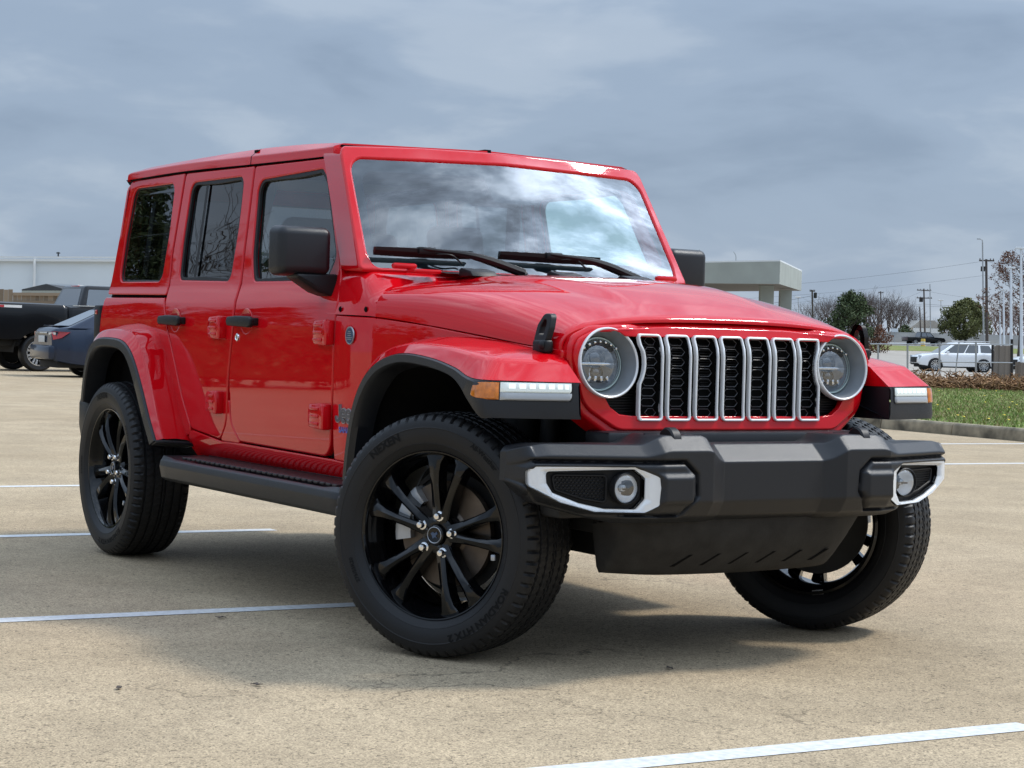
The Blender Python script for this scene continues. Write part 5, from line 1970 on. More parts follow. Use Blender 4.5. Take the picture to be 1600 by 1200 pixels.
# front: border of the red top, ridge, root on the body, and the black lip
FB = [(-.515, -.935, .545), (-.495, -.937, .66), (-.462, -.938, .775), (-.415, -.938, .862), (-.345, -.938, .930), (-.24, -.938, .978), (-.09, -.938, 1.000), (.10, -.938, .988), (.25, -.938, .962), (.330, -.940, .938), (.385, -.942, .930), (.428, -.936, .928), (.452, -.905, .927), (.488, -.80, .926), (.520, -.70, .925), (.536, -.645, .925)]
FR = [(-.525, -.922, .545), (-.512, -.922, .66), (-.485, -.920, .785), (-.440, -.918, .882), (-.368, -.915, .960), (-.25, -.912, 1.010), (-.09, -.908, 1.034), (.10, -.904, 1.028), (.25, -.900, 1.012), (.320, -.892, 1.002), (.360, -.880, .998), (.385, -.862, .995), (.398, -.835, .993), (.415, -.76, .992), (.432, -.69, .992), (.440, -.640, .992)]
FQ = [(-.565, -.760, .545), (-.560, -.758, .67), (-.535, -.755, .80), (-.490, -.750, .905), (-.410, -.742, .990), (-.28, -.728, 1.046), (-.09, -.708, 1.062), (.08, -.690, 1.052), (.20, -.678, 1.040), (.250, -.672, 1.034), (.280, -.668, 1.030), (.300, -.665, 1.027), (.315, -.662, 1.025), (.345, -.655, 1.020), (.375, -.648, 1.014), (.395, -.640, 1.008)]
FL = [(-.485, -.940, .545), (-.462, -.942, .655), (-.430, -.943, .760), (-.385, -.943, .838), (-.322, -.943, .900), (-.23, -.943, .944), (-.09, -.943, .966), (.09, -.943, .956), (.22, -.943, .936), (.290, -.945, .908), (.352, -.948, .862), (.430, -.946, .812), (.462, -.915, .811), (.498, -.80, .810), (.528, -.70, .810), (.543, -.645, .810)]


def fl_curves(*cs):
    return [resample(c, 6) for c in cs]


def mixc(a, b, t, dy=0, n=0.0):
    out = []
    for p, q in zip(a, b):
        v = Vector(p).lerp(Vector(q), t)
        out.append((v.x, v.y - dy, v.z + n))
    return out


def front_flare():
    red = MB()
    # rounded over the ridge: two extra rails either side of it
    r0 = mixc(FB, FR, .06); r1 = mixc(FB, FR, .80); r2 = mixc(FR, FQ, .12)
    rm = [((Vector(a) * .25 + Vector(b) * .5 + Vector(c) * .25) + Vector((0, 0, .002)))[:] for a, b, c in zip(r1, FR, r2)]
    mid = mixc(FR, FQ, .55, 0, .006)
    strip(red, fl_curves(mixc(FB, FR, 0, -.012, .0), FB, r0, r1, rm, r2, mid, FQ))
    a = fl_curves(FQ)[0]
    strip(red, [a, [Vector((p.x, p.y + .03, p.z - .01)) for p in a]])
    red.add([Vector(FB[-1]), Vector(FR[-1]), Vector(FQ[-1]), Vector((.26, -.638, 1.01)), Vector((.26, -.638, .925))], [(0, 1, 2, 3, 4)])
    blk = MB()
    B = [(p[0], p[1] - .004, p[2] - .002) for p in FB]
    up = mixc(B, FL, .10, .006); lo = mixc(B, FL, .86, .006)
    under = [(p[0] + (0.012 if i < 11 else -.01), p[1] + .012, p[2] - .001 * 0) for i, p in enumerate(FL)]
    under = [p if i < 11 else (FL[i][0] - .012, FL[i][1] + .006, FL[i][2] + .001) for i, p in enumerate(under)]
    inn = [(p[0] + (.016 if i < 5 else 0), p[1] + .07, p[2] - .012) for i, p in enumerate(FL)]
    inn = [p if i < 11 else (FL[i][0] - .03, FL[i][1] + .02, FL[i][2] + .006) for i, p in enumerate(inn)]
    inn[10] = (FL[10][0] - .01, FL[10][1] + .05, FL[10][2] + .004)
    strip(blk, fl_curves([(p[0], p[1] + .02, p[2] + .001) for p in B], B, up, lo, FL, under, inn))
    # end cap at the inner front end
    b9, l9 = Vector(B[-1]), Vector(FL[-1])
    blk.add([b9, l9, l9 + Vector((-.22, .004, 0)), b9 + Vector((-.26, .004, .01))], [(0, 1, 2, 3)])
    # flat underside of the front part
    uf = [Vector(p) for p in FL[11:]]
    bk_e = [Vector((.385, -.90, .852)), Vector((.36, -.85, .862)), Vector((.34, -.78, .870)), Vector((.34, -.70, .875)), Vector((.34, -.62, .875))]
    blk.grid([uf, bk_e])
    return red, blk


def band_pt(u, z, off):
    """point on the black front band: u along the lip control points, height z"""
    B = fl_B6; L = fl_L6
    k = max(0, min(len(B) - 1.001, u * 6)); i = int(k); t = k - i
    b = B[i].lerp(B[i + 1], t); l = L[i].lerp(L[i + 1], t)
    f = (b.z - z) / (b.z - l.z)
    p = b.lerp(l, f)
    tg = (B[min(i + 1, len(B) - 1)] - B[max(i - 1, 0)]); n = Vector((tg.y, -tg.x, 0)).normalized()
    return p + Vector((n.x, n.y, 0)) * off


M['led'] = mat('lit_led_strip', (.85, .9, .88), .3, emit=((.92, 1, .96), .55))
M['drl_grey'] = mat('clear_grey_lens', (.36, .38, .40), .12, coat=1.0)
fl_B6 = resample(FB, 6); fl_L6 = resample(FL, 6)
fred, fblk = front_flare()


def lamp_strip(u0, u1, z0, z1, off, n=20, th=.014, r0=0.0, r1=0.0, tip=.35):
    """lens along the band; r0/r1 = length in u over which an end tapers"""
    m = MB()
    rows = []
    for k in range(n + 1):
        u = u0 + (u1 - u0) * k / n
        f = 1.0
        if r0 and u < u0 + r0: f = tip + (1 - tip) * math.sqrt(max(0, 1 - ((u0 + r0 - u) / r0) ** 2))
        if r1 and u > u1 - r1: f = tip + (1 - tip) * math.sqrt(max(0, 1 - ((u - u1 + r1) / r1) ** 2))
        a = z1 - (z1 - z0) * f if r1 and u > u1 - r1 else z0 + (z1 - z0) * (1 - f) * .55
        b = z1 - (z1 - z0) * (1 - f) * .45 if not (r1 and u > u1 - r1) else z1
        e = 1 if 0 < k < n else .3
        rows.append([band_pt(u, b + .003, off - th), band_pt(u, b, off - .003 + .002 * e), band_pt(u, b - .004, off * (.4 + .6 * e)), band_pt(u, (a + b) / 2, off * (.4 + .6 * e) + .001), band_pt(u, a + .004, off * (.4 + .6 * e)), band_pt(u, a, off - .004), band_pt(u, a - .003, off - th)])
    m.grid(rows)
    for r_ in (rows[0], rows[-1]):
        m.add(r_, [tuple(range(7))])
    return m


fpair = pair('fender_flare', fred, 'red')
for o, s in zip(fpair, (1, -1)):
    g = (lambda q: q) if s == 1 else (lambda q: q.mir())
    g(fblk).build('flare_lip', 'plastic', o)
    g(lamp_strip(9.95, 14.55, .862, .9235, .004, 40, r0=.5, r1=.25, tip=.3)).build('lamp_surround', 'plastic_dk', o)
    g(lamp_strip(10.15, 12.12, .868, .920, .009, r0=.8, tip=.45)).build('turn_signal', 'amber', o)
    g(lamp_strip(12.16, 14.38, .8905, .9205, .009, 24, r1=.10, tip=.8)).build('running_light', 'drl', o)
    g(lamp_strip(12.16, 14.40, .8665, .8895, .009, 24, r1=.22, tip=.5)).build('running_light_lens', 'drl_grey', o)
    ld = MB()
    for k in range(7):
        u = 12.40 + k * .275
        ld.add([band_pt(u, .917, .0108), band_pt(u, .903, .0108), band_pt(u + .17, .903, .0108), band_pt(u + .17, .917, .0108)], [(0, 1, 2, 3)])
    g(ld).build('running_light_leds', 'led', o)
    # bolts in the lip
    for i in (1, 2, 4, 6, 8):
        p = Vector(FL[i]) + Vector((0.0, .03, -.006))

# rear flare
RB = [(-3.365, -.925, .700), (-3.330, -.930, .80), (-3.285, -.933, .90), (-3.215, -.935, .975), (-3.11, -.936, 1.010), (-2.93, -.936, 1.014), (-2.79, -.936, 1.002), (-2.695, -.936, .965), (-2.615, -.936, .900), (-2.52, -.936, .790), (-2.43, -.936, .672), (-2.350, -.934, .575)]
RR = [(-3.385, -.910, .700), (-3.358, -.915, .81), (-3.315, -.915, .915), (-3.245, -.912, 1.005), (-3.12, -.908, 1.046), (-2.92, -.906, 1.050), (-2.745, -.906, 1.034), (-2.650, -.906, .975), (-2.580, -.906, .890), (-2.495, -.905, .775), (-2.415, -.905, .665), (-2.345, -.905, .580)]
RQ = [(-3.44, -.785, .700), (-3.425, -.785, .82), (-3.385, -.785, .94), (-3.30, -.785, 1.035), (-3.14, -.788, 1.076), (-2.92, -.792, 1.080), (-2.735, -.794, 1.050), (-2.640, -.796, .975), (-2.565, -.797, .885), (-2.485, -.797, .770), (-2.415, -.796, .665), (-2.350, -.793, .575)]
RL = [(-3.325, -.930, .700), (-3.292, -.935, .79), (-3.250, -.938, .875), (-3.190, -.940, .935), (-3.10, -.942, .966), (-2.93, -.942, .970), (-2.815, -.942, .958), (-2.735, -.942, .925), (-2.665, -.942, .865), (-2.575, -.942, .755), (-2.485, -.942, .640), (-2.410, -.940, .548)]
# the lower front end turns back to the body
REND_B = [(-2.340, -.930, .566), (-2.300, -.87, .566), (-2.275, -.80, .566)]


def rear_flare():
    red = MB()
    r1 = mixc(RB, RR, .80); r2 = mixc(RR, RQ, .12)
    rm = [((Vector(a) * .25 + Vector(b) * .5 + Vector(c) * .25) + Vector((0, 0, .002)))[:] for a, b, c in zip(r1, RR, r2)]
    strip(red, fl_curves(mixc(RB, RR, 0, -.012), RB, mixc(RB, RR, .06), r1, rm, r2, mixc(RR, RQ, .55, 0, .004), RQ))
    a = fl_curves(RQ)[0]
    strip(red, [a, [Vector((p.x, p.y + .03, p.z - .01)) for p in a]])
    blk = MB()
    B = [(p[0], p[1] - .004, p[2] - .002) for p in RB]
    up = mixc(B, RL, .12, .006); lo = mixc(B, RL, .86, .006)
    und = [(p[0], p[1] + .014, p[2] - .004) for p in RL]
    inn = [(p[0] + .012 * (1 if i < 4 else 0) - .012 * (1 if i > 7 else 0), p[1] + .09, p[2] - .014) for i, p in enumerate(RL)]
    strip(blk, fl_curves([(p[0], p[1] + .02, p[2] + .001) for p in B], B, up, lo, RL, und, inn))
    # foot trim
    e0 = Vector(B[-1]); e1 = Vector(RL[-1])
    blk.prism([Vector((-2.405, -.938, .560)), Vector((-2.345, -.938, .576)), Vector((-2.335, -.90, .576)), Vector((-2.315, -.80, .572)), Vector((-2.315, -.77, .560)), Vector((-2.40, -.77, .548))], (0, 0, -.013), bev=.004)
    return red, blk


rred, rblk = rear_flare()
rpair = pair('fender_flare', rred, 'red')
for o, s in zip(rpair, (1, -1)):
    g = (lambda q: q) if s == 1 else (lambda q: q.mir())
    g(rblk).build('flare_lip', 'plastic', o)

# wheel wells
for nm, C, LL, w0 in (('f', (0, .45), FL[:12], .42), ('r', (-3.008, .45), RL, .50)):
    pts = [(p[0], p[2]) for p in LL]
    if nm == 'f':
        pts = pts[:10] + [(.345, .872), (.372, .84)]
    out_ = [Vector((a, -.915, b + .004)) for a, b in pts]
    wl_ = MB().grid([[Vector((p.x * 1.0 + (.0), y, p.z + (0.012 if y < -.8 else .03))) for p in cr_path(out_, 3)] for y in (-.915, -.80, -.60, -w0)])
    wl_.add([Vector((p.x, -w0, p.z + .03)) for p in out_] + [Vector((out_[-1].x, -w0, .35)), Vector((out_[0].x, -w0, .35))], [tuple(range(len(out_) + 2))])
    pair('wheel_well', wl_, 'liner')

# ------------------------------------------------------------------ front bumper
FOG_OUT = [(.866, .609), (.868, .655), (.852, .673), (.553, .675), (.474, .643), (.468, .609), (.474, .554), (.521, .530), (.671, .532), (.773, .560)]
FOG_IN = [(.812, .619), (.815, .654), (.552, .664), (.520, .638), (.520, .573), (.547, .541), (.640, .542), (.716, .559), (.794, .590)]
GROOVE = [(.876, .625), (.876, .667), (.856, .686), (.554, .686), (.385, .687), (.340, .648), (.336, .582), (.385, .519), (.671, .519), (.800, .555)]


def sdist(p, poly):
    """signed distance to a polygon, negative inside"""
    x, y = p
    d = 1e9; ins = False
    n = len(poly)
    for i in range(n):
        ax, ay = poly[i]; bx, by = poly[(i + 1) % n]
        ex, ey = bx - ax, by - ay
        t = max(0, min(1, ((x - ax) * ex + (y - ay) * ey) / (ex * ex + ey * ey)))
        dx, dy = x - ax - ex * t, y - ay - ey * t
        d = min(d, dx * dx + dy * dy)
        if (ay > y) != (by > y) and x < (bx - ax) * (y - ay) / (by - ay) + ax:
            ins = not ins
    d = math.sqrt(d)
    return -d if ins else d


def smin(a, b, k=.008):
    h = max(0.0, min(1.0, .5 + .5 * (b - a) / k))
    return b * (1 - h) + a * h - k * h * (1 - h)


def bump_plan(a):
    if a < .205: return .712
    if a < .275: return .712 + (.750 - .712) * (a - .205) / .07
    if a < .467: return .750 - .004 * (a - .275)
    x = .749 - .365 * (a - .467)
    if a > .852:
        x -= .105 * ((a - .852) / .030) ** 2
    return x


def btop(a):
    z = .738
    z += .030 * sstep(.225, .30, a) * (1 - sstep(.43, .53, a))
    z -= .008 * sstep(.80, .87, a) + .022 * max(0, (a - .855) / .027) ** 2.2
    return z


def bbot(a):
    z = .488 + .004 * sstep(.2, .3, a)
    return z + .088 * max(0, (a - .56) / .335) ** 1.15 + .045 * max(0, (a - .80) / .082) ** 2


def bumper_x(y, z, detail=True):
    a = abs(y)
    xf = bump_plan(a)
    zt_, zb_ = btop(a), bbot(a)
    pod = max(0, min(1, (a - .205) / .07))
    # upper slope
    zc = .684 + .020 * pod + (btop(a) - .738) * .6
    sl = 1.15 - .10 * pod
    x = smin(xf, xf - (z - zc) * sl * (1 - .6 * sstep(.845, .875, a)), .003)
    # lower facet
    zl = zb_ + .070
    lo_ = 1 - sstep(.835, .868, a)
    x = smin(x, xf - (zl - z) * .62 * lo_, .003)
    x = smin(x, xf - .028 * lo_ - (zb_ + .022 - z) * (2.0 * lo_ + .5), .012) if z < zb_ + .05 else x
    if detail and a > .30:
        d = sdist((a, z), GROOVE)
        if d < .02:
            x -= .018 * math.exp(-(d / .0055) ** 2)
            if d < 0:
                x += .004 * sstep(0, -.02, d)
        # raised pad inboard of the lamp
        pd = max(abs(z - .602) - .038, .362 - a, (a - .472))
        x += .012 * sstep(.018, -.006, pd)
        f = sdist((a, z), FOG_OUT)
        if f < .0:
            x -= .016 * sstep(0, -.012, f)
        f = sdist((a, z), FOG_IN)
        if f < .012:
            x -= .042 * sstep(.008, -.006, f)
    return x


ylist = []
y = -.882
while y < .8821:
    ylist.append(y)
    y += .0040 if abs(y) < .845 else .0022
ylist[-1] = .882
NZ = 80
rows = []
for y in ylist:
    a = abs(y)
    zt_, zb_ = btop(a), bbot(a)
    row = []
    xt = bumper_x(y, zt_)
    row.append(Vector((.47 - .02 * sstep(.7, .9, a), y, zt_ - .004)))
    row.append(Vector((min(xt - .010, .56), y, zt_)))
    row.append(Vector((xt - .006, y, zt_ + .0005)))
    for k in range(NZ + 1):
        z = zt_ - .001 + (zb_ - zt_) * k / NZ
        row.append(Vector((bumper_x(y, z), y, z)))
    xb = row[-1].x
    row.append(Vector((xb - .03, y, zb_ - .003)))
    row.append(Vector((.50 - .05 * sstep(.6, .9, a), y, zb_ + .01)))
    rows.append(row)
bm_ = MB().grid(rows)
for r_ in (rows[0], rows[-1]):
    n = len(r_)
    q = [Vector((p.x - (.012 if 2 < i < n - 2 else 0), p.y + (.004 if p.y > 0 else -.004), p.z)) for i, p in enumerate(r_)]
    bm_.add(r_, [tuple(range(n))])
bumper = bm_.build('front_bumper', 'plastic', car, sharp=80)


def bsurf(a, z):
    return .745 - .365 * (a - .467) - .010 * max(0, (a - .845) / .022) ** 2


fog_map = lambda off: (lambda u, v, d: Vector((bsurf(u, v) + off + d, -u, v)))
fo = rp([(a, b, .018) for a, b in FOG_OUT], 5, .03)
fi = rp([(a, b, .012) for a, b in FOG_IN], 5, .03)
for s in (1, -1):
    g = (lambda q: q) if s == 1 else (lambda q: q.mir())
    tr = MB().panel([(a, b) for a, b in fo], [fi], lambda u, v, d: Vector((bsurf(u, v) + .004 + d - .010 * sstep(.012, -.004, sdist((u, v), FOG_IN)), -u, v)), t=.014, r=.005, cell=.02)
    to = g(tr).build('fog_lamp_surround', 'silver', bumper)
    pk = MB()
    k_ = len(fi)
    pk.add([Vector((bsurf(a, b) - .030, -a, b)) for a, b in fi], [tuple(range(k_))])
    pk.add([Vector((bsurf(a, b) - .006, -a, b)) for a, b in fi] + [Vector((bsurf(a, b) - .031, -a, b)) for a, b in fi], [(i, (i + 1) % k_, k_ + (i + 1) % k_, k_ + i) for i in range(k_)])
    g(pk).build('fog_lamp_pocket', 'plastic_dk', to)
    # woven grid beside the lamp
    ms = MB()
    MESH = [(.790, .643), (.628, .643), (.628, .560), (.697, .571), (.780, .598)]
    for r_ in range(11):
        for c in range(16):
            a0 = .628 + c * .0115 + (.0057 if r_ % 2 else 0); z0 = .560 + r_ * .0082
            if sdist((a0, z0), MESH) < -.003:
                x0 = bsurf(a0, z0) - .022
                ms.prism([Vector((x0, -(a0 + da), z0 + dz)) for da, dz in ((-.0056, 0), (-.003, .0036), (.003, .0036), (.0056, 0), (.0038, 0), (.0022, .0016), (-.0022, .0016), (-.0038, 0))], (-.006, 0, 0))
    g(ms).build('fog_lamp_mesh', 'plastic', to)
    mb_ = MB().loop([Vector((bsurf(a, b) - .020, -a, b)) for a, b in rp([(p[0], p[1], .01) for p in MESH], 4)], .004, 6)
    g(mb_).build('mesh_frame', 'plastic_dk', to)
    o = Vector((bsurf(.577, .605) + .000, -.577, .605))
    T = Matrix.Translation(o) @ Matrix.Rotation(-.0, 4, 'Z') @ Matrix.Rotation(PI / 2, 4, 'Y')
    fl = MB().lathe([(.050, -.020), (.0495, .002), (.047, .004), (.0445, .0), (.0435, -.012)], 48, T)
    flo = g(fl).build('fog_lamp', 'plastic_dk', bumper)
    g(MB().lathe([(.0440, -.006), (.036, -.020), (.020, -.030), (.013, -.030)], 40, T)).build('fog_reflector', 'white_lamp', flo)
    led = MB()
    led.lathe([(.011, -.031), (.010, -.018), (.0, -.016)], 24, T)
    g(led).build('fog_led', 'lampgrey', flo)
    g(MB().box(o + Vector((-.004, 0, -.002)), (.008, .022, .005))).build('fog_baffle', 'plastic_dk', flo)
    g(MB().lathe([(.0445, -.003), (.038, .003), (.022, .0065), (0, .008)], 40, T)).build('fog_lens', 'lens', flo)
    # tow hook
    hk = MB()
    path = [Vector((.640, -.392, .750)), Vector((.648, -.392, .770)), Vector((.668, -.392, .781)), Vector((.690, -.392, .774)), Vector((.703, -.392, .752)), Vector((.706, -.392, .715))]
    P = cr_path(path, 4)
    rws = []
    for i, p in enumerate(P):
        t = (P[min(i + 1, len(P) - 1)] - P[max(i - 1, 0)]).normalized()
        nn = Vector((-t.z, 0, t.x))
        w_ = .019
        rws.append([p + Vector((0, -w_, 0)) + nn * .006, p + Vector((0, -w_ * .7, 0)) + nn * .011, p + Vector((0, w_ * .7, 0)) + nn * .011, p + Vector((0, w_, 0)) + nn * .006, p + Vector((0, w_, 0)) - nn * .016, p + Vector((0, -w_, 0)) - nn * .016])
    hk.grid(rws, cv=True)
    g(hk).build('tow_hook', 'plastic_dk', bumper)
    # socket round the hook
    sk = MB().prism([Vector((.60, -.392 + a, .762)) for a in (-.055, .055)] + [Vector((.715, -.392 + a, .722)) for a in (.045, -.045)], (0, 0, .010), bev=.004)
    g(sk).build('hook_pad', 'plastic', bumper)

# skid plate under the bumper
sk = MB()
N = 40
rws = []
for k in range(N + 1):
    y = -.490 + .98 * (k - 2) / (N - 4)
    if k < 2: y = (-.512, -.497)[k]
    if k > N - 2: y = (.525, .56)[k - N + 1]
    a = abs(y)
    zb_ = .305 + .012 * (a / .5) ** 2 + ((.155 if a > .505 else (.02 if a > .4955 else 0)) if y < 0 else .155 * max(0, (y - .36) / .20) ** 2.2)
    xt_ = .64 - .10 * sstep(.3, .6, a)
    row = []
    for j in range(13):
        t = j / 12
        z = .505 - (.505 - zb_) * t
        x = xt_ - .10 * t ** 1.5 + .008 * math.sin(t * PI)
        x -= .02 * sstep(.45, .6, a)
        if .60 < t < .92:
            ph = ((y + t * .22) / .115) % 1
            pass
        row.append(Vector((x, y, z)))
    row.append(Vector((row[-1].x - .03, y, zb_ - .006)))
    row.append(Vector((.43, y * .98, zb_ + .02)))
    rws.append(row)
sk.grid(rws)
sko = sk.build('skid_plate', 'skid', car, sharp=50)
ss_ = MB()
for k in range(6):
    y0 = -.30 + k * .115
    q = []
    for t, dy in ((.66, .055), (.66, .068), (.86, .016), (.86, .0)):
        z = .505 - (.505 - .309) * t
        q.append(Vector((.64 - .10 * sstep(.3, .6, abs(y0)) - .10 * t ** 1.5 + .008 * math.sin(t * PI) + .003, y0 + dy, z)))
    ss_ = MB().prism(q, (-.006, 0, 0))
    ss_.build('skid_slot', 'gap', sko)

# ------------------------------------------------------------------ wheels
TR = .405
NSEG = 336


def tyre_mesh():
    t = MB()
    half_p = [(.268, .102), (.276, .114), (.288, .124), (.300, .131), (.3035, .1335), (.3045, .1325), (.320, .1375), (.338, .1395), (.352, .1392), (.3535, .1402), (.3555, .1402), (.357, .1388), (.368, .1365), (.378, .1325), (.386, .1275), (.392, .122), (.3965, .116), (.3990, .108)]
    tread = [(.4005, .098), (.4012, .092), (.393, .0905), (.393, .0825), (.4022, .081), (.4035, .066), (.4040, .052), (.396, .0505), (.396, .0425), (.4044, .041), (.4048, .025), (.405, .0125), (.397, .011), (.397, .004), (.405, .0025)]
    prof = half_p + tread
    prof = prof + [(r, -w) for r, w in reversed(prof)]
    m = len(prof)
    P = []
    for k in range(NSEG):
        a = 2 * PI * k / NSEG
        row = []
        for i, (r, w) in enumerate(prof):
            aw = abs(w)
            rr = r
            sh = 1 if w > 0 else 0
            ph = (k + (2 if sh else 0)) % 5
            if .385 < r and aw > .098 and aw < .134:       # shoulder lugs
                if ph == 0: rr -= .0085
                elif (k // 5) % 2 and ph == 3 and aw < .118: rr -= .003
            elif r > .3985 and aw < .100:                    # sipes slant across the ribs
                q = (k + int(w * 120)) % 4
                if q == 0: rr -= .0035
            row.append(Vector((rr * math.cos(a), -w, rr * math.sin(a))))
        P.append(row)
    t.grid(P, cu=True)
    return t


def sidew(r):
    tab = [(.268, .102), (.276, .114), (.288, .124), (.300, .131), (.320, .1375), (.338, .1395), (.357, .1388), (.368, .1365), (.378, .1325), (.386, .1275)]
    return lerp_tab(tab, r)


def sidewall_text(mb, body, size, rad, ang, bold=.0, stretch=1.0):
    vs, fs = text_geo(body, size, 0, bold)
    out = []
    for p in vs:
        r = rad + p.y
        a = ang - p.x * stretch / rad
        out.append(Vector((r * math.cos(a), -(sidew(r) + .0022), r * math.sin(a))))
    mb.add(out, fs)


def build_wheel():
    """local space: outer face towards -y"""
    rim = MB()
    T = Matrix.Rotation(PI / 2, 4, 'X')       # lathe z -> -y ... outward
    rim.lathe([(.266, .100), (.2785, .112), (.2800, .116), (.2770, .1195), (.2730, .1185), (.2690, .112), (.2655, .104), (.2620, .088), (.2560, .070), (.2440, .045), (.2400, .0), (.2400, -.06), (.2480, -.085), (.2600, -.105), (.2700, -.118), (.2600, -.120), (.2450, -.100), (.2330, -.07), (.2320, .0), (.236, .04)], 96, T)
    # hub
    rim.lathe([(0, .080), (.034, .080), (.036, .083), (.044, .084), (.062, .078), (.070, .066), (.074, .04), (.070, .02), (0, .02)], 60, T)
    for k in range(5):
        ac = PI / 2 + k * 2 * PI / 5 - R(10)
        for sd in (-1, 1):
            # spoke centre line from hub to rim
            stn = [(.036, .0100, .081, .038, .05), (.080, .0170, .088, .036, .050), (.120, .0255, .0955, .030, .050), (.165, .0355, .1005, .030, .050), (.205, .045, .1010, .036, .050), (.238, .0535, .0985, .050, .050), (.264, .0600, .0930, .080, .050)]
            rowsS = []
            for (r, off, w, wid, dep) in stn:
                h = wid / 2
                # section across: sharp crease off-centre towards the pair's axis
                sec = [(-h - .004, w - dep), (-h, w - .007), (-h + .004, w - .002), (-.12 * wid, w + .0045), (h - .004, w - .001), (h, w - .006), (h + .003, w - dep)]
                row = []
                for q, ww in sec:
                    tang = sd * off + (q if sd == 1 else -q) * 1.0
                    x, z = r, tang
                    ca, sa = math.cos(ac), math.sin(ac)
                    row.append(Vector((x * ca - z * sa, -ww, x * sa + z * ca)))
                rowsS.append(row)
            rim.grid(rowsS)
    w = rim.build('wheel', 'rim', car, sharp=32)
    ty = tyre_mesh()
    to = ty.build('tyre', 'rubber', w, sharp=28)
    for wd, sz, rad_, an, bo, stt in (('NEXEN', .036, .338, 122, .0012, 1.15), ('ROADIAN HTX 2', .033, .340, -50, .001, 1.15), ('All-Weather', .022, .345, 52, .0005, 1.1), ('275/55R20', .018, .322, 205, .0003, 1.1)):
        tx = MB()
        sidewall_text(tx, wd, sz, rad_, R(an), bo, stt)
        tx.build('tyre_lettering', 'rubber_text', w)
    cap = MB()
    cap.lathe([(.0335, .082), (.033, .096), (.030, .0985), (.0275, .097), (0, .0975)], 48, T)
    co = cap.build('centre_cap', 'rim', w)
    MB().lathe([(.0275, .0985), (.0262, .0993), (.0250, .0985)], 48, T).build('cap_ring', 'badge_edge', w)
    em = MB()
    # small blue emblem on the cap
    pts = [(-.014, .004), (-.006, .010), (.002, .006), (.010, .012), (.013, .004), (.006, -.002), (.012, -.010), (.003, -.006), (-.006, -.012), (-.008, -.003)]
    em.prism([Vector((a, -.0978, b)) for a, b in pts], (0, -.0015, 0))
    em.build('cap_emblem', 'blue', w)
    for k in range(5):
        a = PI / 2 + k * 2 * PI / 5 - R(10)
        T2 = Matrix.Translation((.0635 * math.cos(a), -.080, .0635 * math.sin(a))) @ T
        nut = MB().lathe([(.0175, -.002), (.0170, .008), (.0125, .009), (.0120, .022), (.0095, .0265), (0, .0275)], 12, T2)
        nut.build('lug_nut', 'chrome', w)
    MB().box((.245 * math.cos(R(-12)), -.112, .258 * math.sin(R(-12)) + .0), (.016, .010, .020), bev=.003).build('valve_stem', 'badge_edge', w)
    # brake
    d = MB().lathe([(.060, .035), (.075, .035), (.085, .028), (.175, .028), (.176, .004), (.06, .0)], 64, T)
    d.build('brake_disc', 'disc', w)
    MB().lathe([(.20, -.02), (.20, -.03), (.05, -.03)], 48, T).build('dust_shield', 'steel', w)
    return w


w0 = build_wheel()
w0.location = (0.012, -.800, TR)
w0.rotation_euler = (0, 0, R(27))
# caliper of the near front wheel is a separate part that does not turn with the wheel


def caliper(parent, ang):
    c = MB()
    ca = []
    for k in range(9):
        a = ang - R(32) + R(64) * k / 8
        ca.append(a)
    rows_ = []
    for a in ca:
        rows_.append([Vector((r * math.cos(a), -w, r * math.sin(a))) for r, w in ((.125, .055), (.165, .062), (.185, .055), (.188, .0), (.130, .0))])
    c.grid(rows_, cv=True)
    for r_ in (rows_[0], rows_[-1]):
        c.add(r_, [(0, 1, 2, 3, 4)])
    c.box((.155 * math.cos(ang), -.060, .155 * math.sin(ang)), (.05, .012, .06), rot=Matrix.Rotation(-ang, 3, 'Y'), bev=.004)
    return c.build('brake_caliper', 'caliper', parent)


w1 = copy_tree(w0, car); w1.location = (-3.008, -.795, TR); w1.rotation_euler = (0, R(24), 0)
w2 = copy_tree(w0, car); w2.location = (0.012, .800, TR); w2.rotation_euler = (0, R(10), PI + R(29))
w3 = copy_tree(w0, car); w3.location = (-3.008, .795, TR); w3.rotation_euler = (0, R(40), PI)
wsp = copy_tree(w0, car); wsp.location = (-3.70, .06, .99); wsp.rotation_euler = (0, 0, -PI / 2)
caliper(w0, R(158)); caliper(w1, R(20)); caliper(w2, R(158)); caliper(w3, R(20))
wt = MB().box((0, .113, -.262), (.045, .006, .018), bev=.002)
wt.build('balance_weight', 'weight', w2)
wt2 = MB().box((-.02, .113, -.262), (.045, .006, .018), bev=.002)
# spare wheel carrier
MB().lathe([(.12, 0), (.10, .10), (0, .10)], 32, Matrix.Translation((-3.54, .06, .99)) @ Matrix.Rotation(-PI / 2, 4, 'Y')).build('spare_carrier', 'plastic_dk', car)

# ------------------------------------------------------------------ side steps
st = MB()
sec = [(-.700, .515), (-.735, .520), (-.748, .500), (-.905, .493), (-.925, .505), (-.942, .497), (-.948, .470), (-.938, .420), (-.915, .405), (-.80, .415), (-.72, .46)]
sec2 = rp([(a, b, .010) for a, b in sec], 3)
xs = [-2.305, -2.295, -2.27, -2.20, -2.12, -1.6, -1.1, -.70, -.62, -.56, -.53, -.52]
rows = []
for x in xs:
    sh = 0.0
    row = []
    e = min(x + 2.305, -.52 - x)
    k = sstep(0.0, .035, e)
    tr_ = sstep(.17, .06, e)        # raised end ramps
    for a, b in sec2:
        if -.93 < a < -.74 and b > .475: b = b + (.515 - b) * tr_ * .9
        ym = -.80 + (a + .80) * (.90 + .10 * k)
        row.append(Vector((x, ym, .46 + (b - .46) * (.86 + .14 * k))))
    rows.append(row)
st.grid(rows, cv=True)
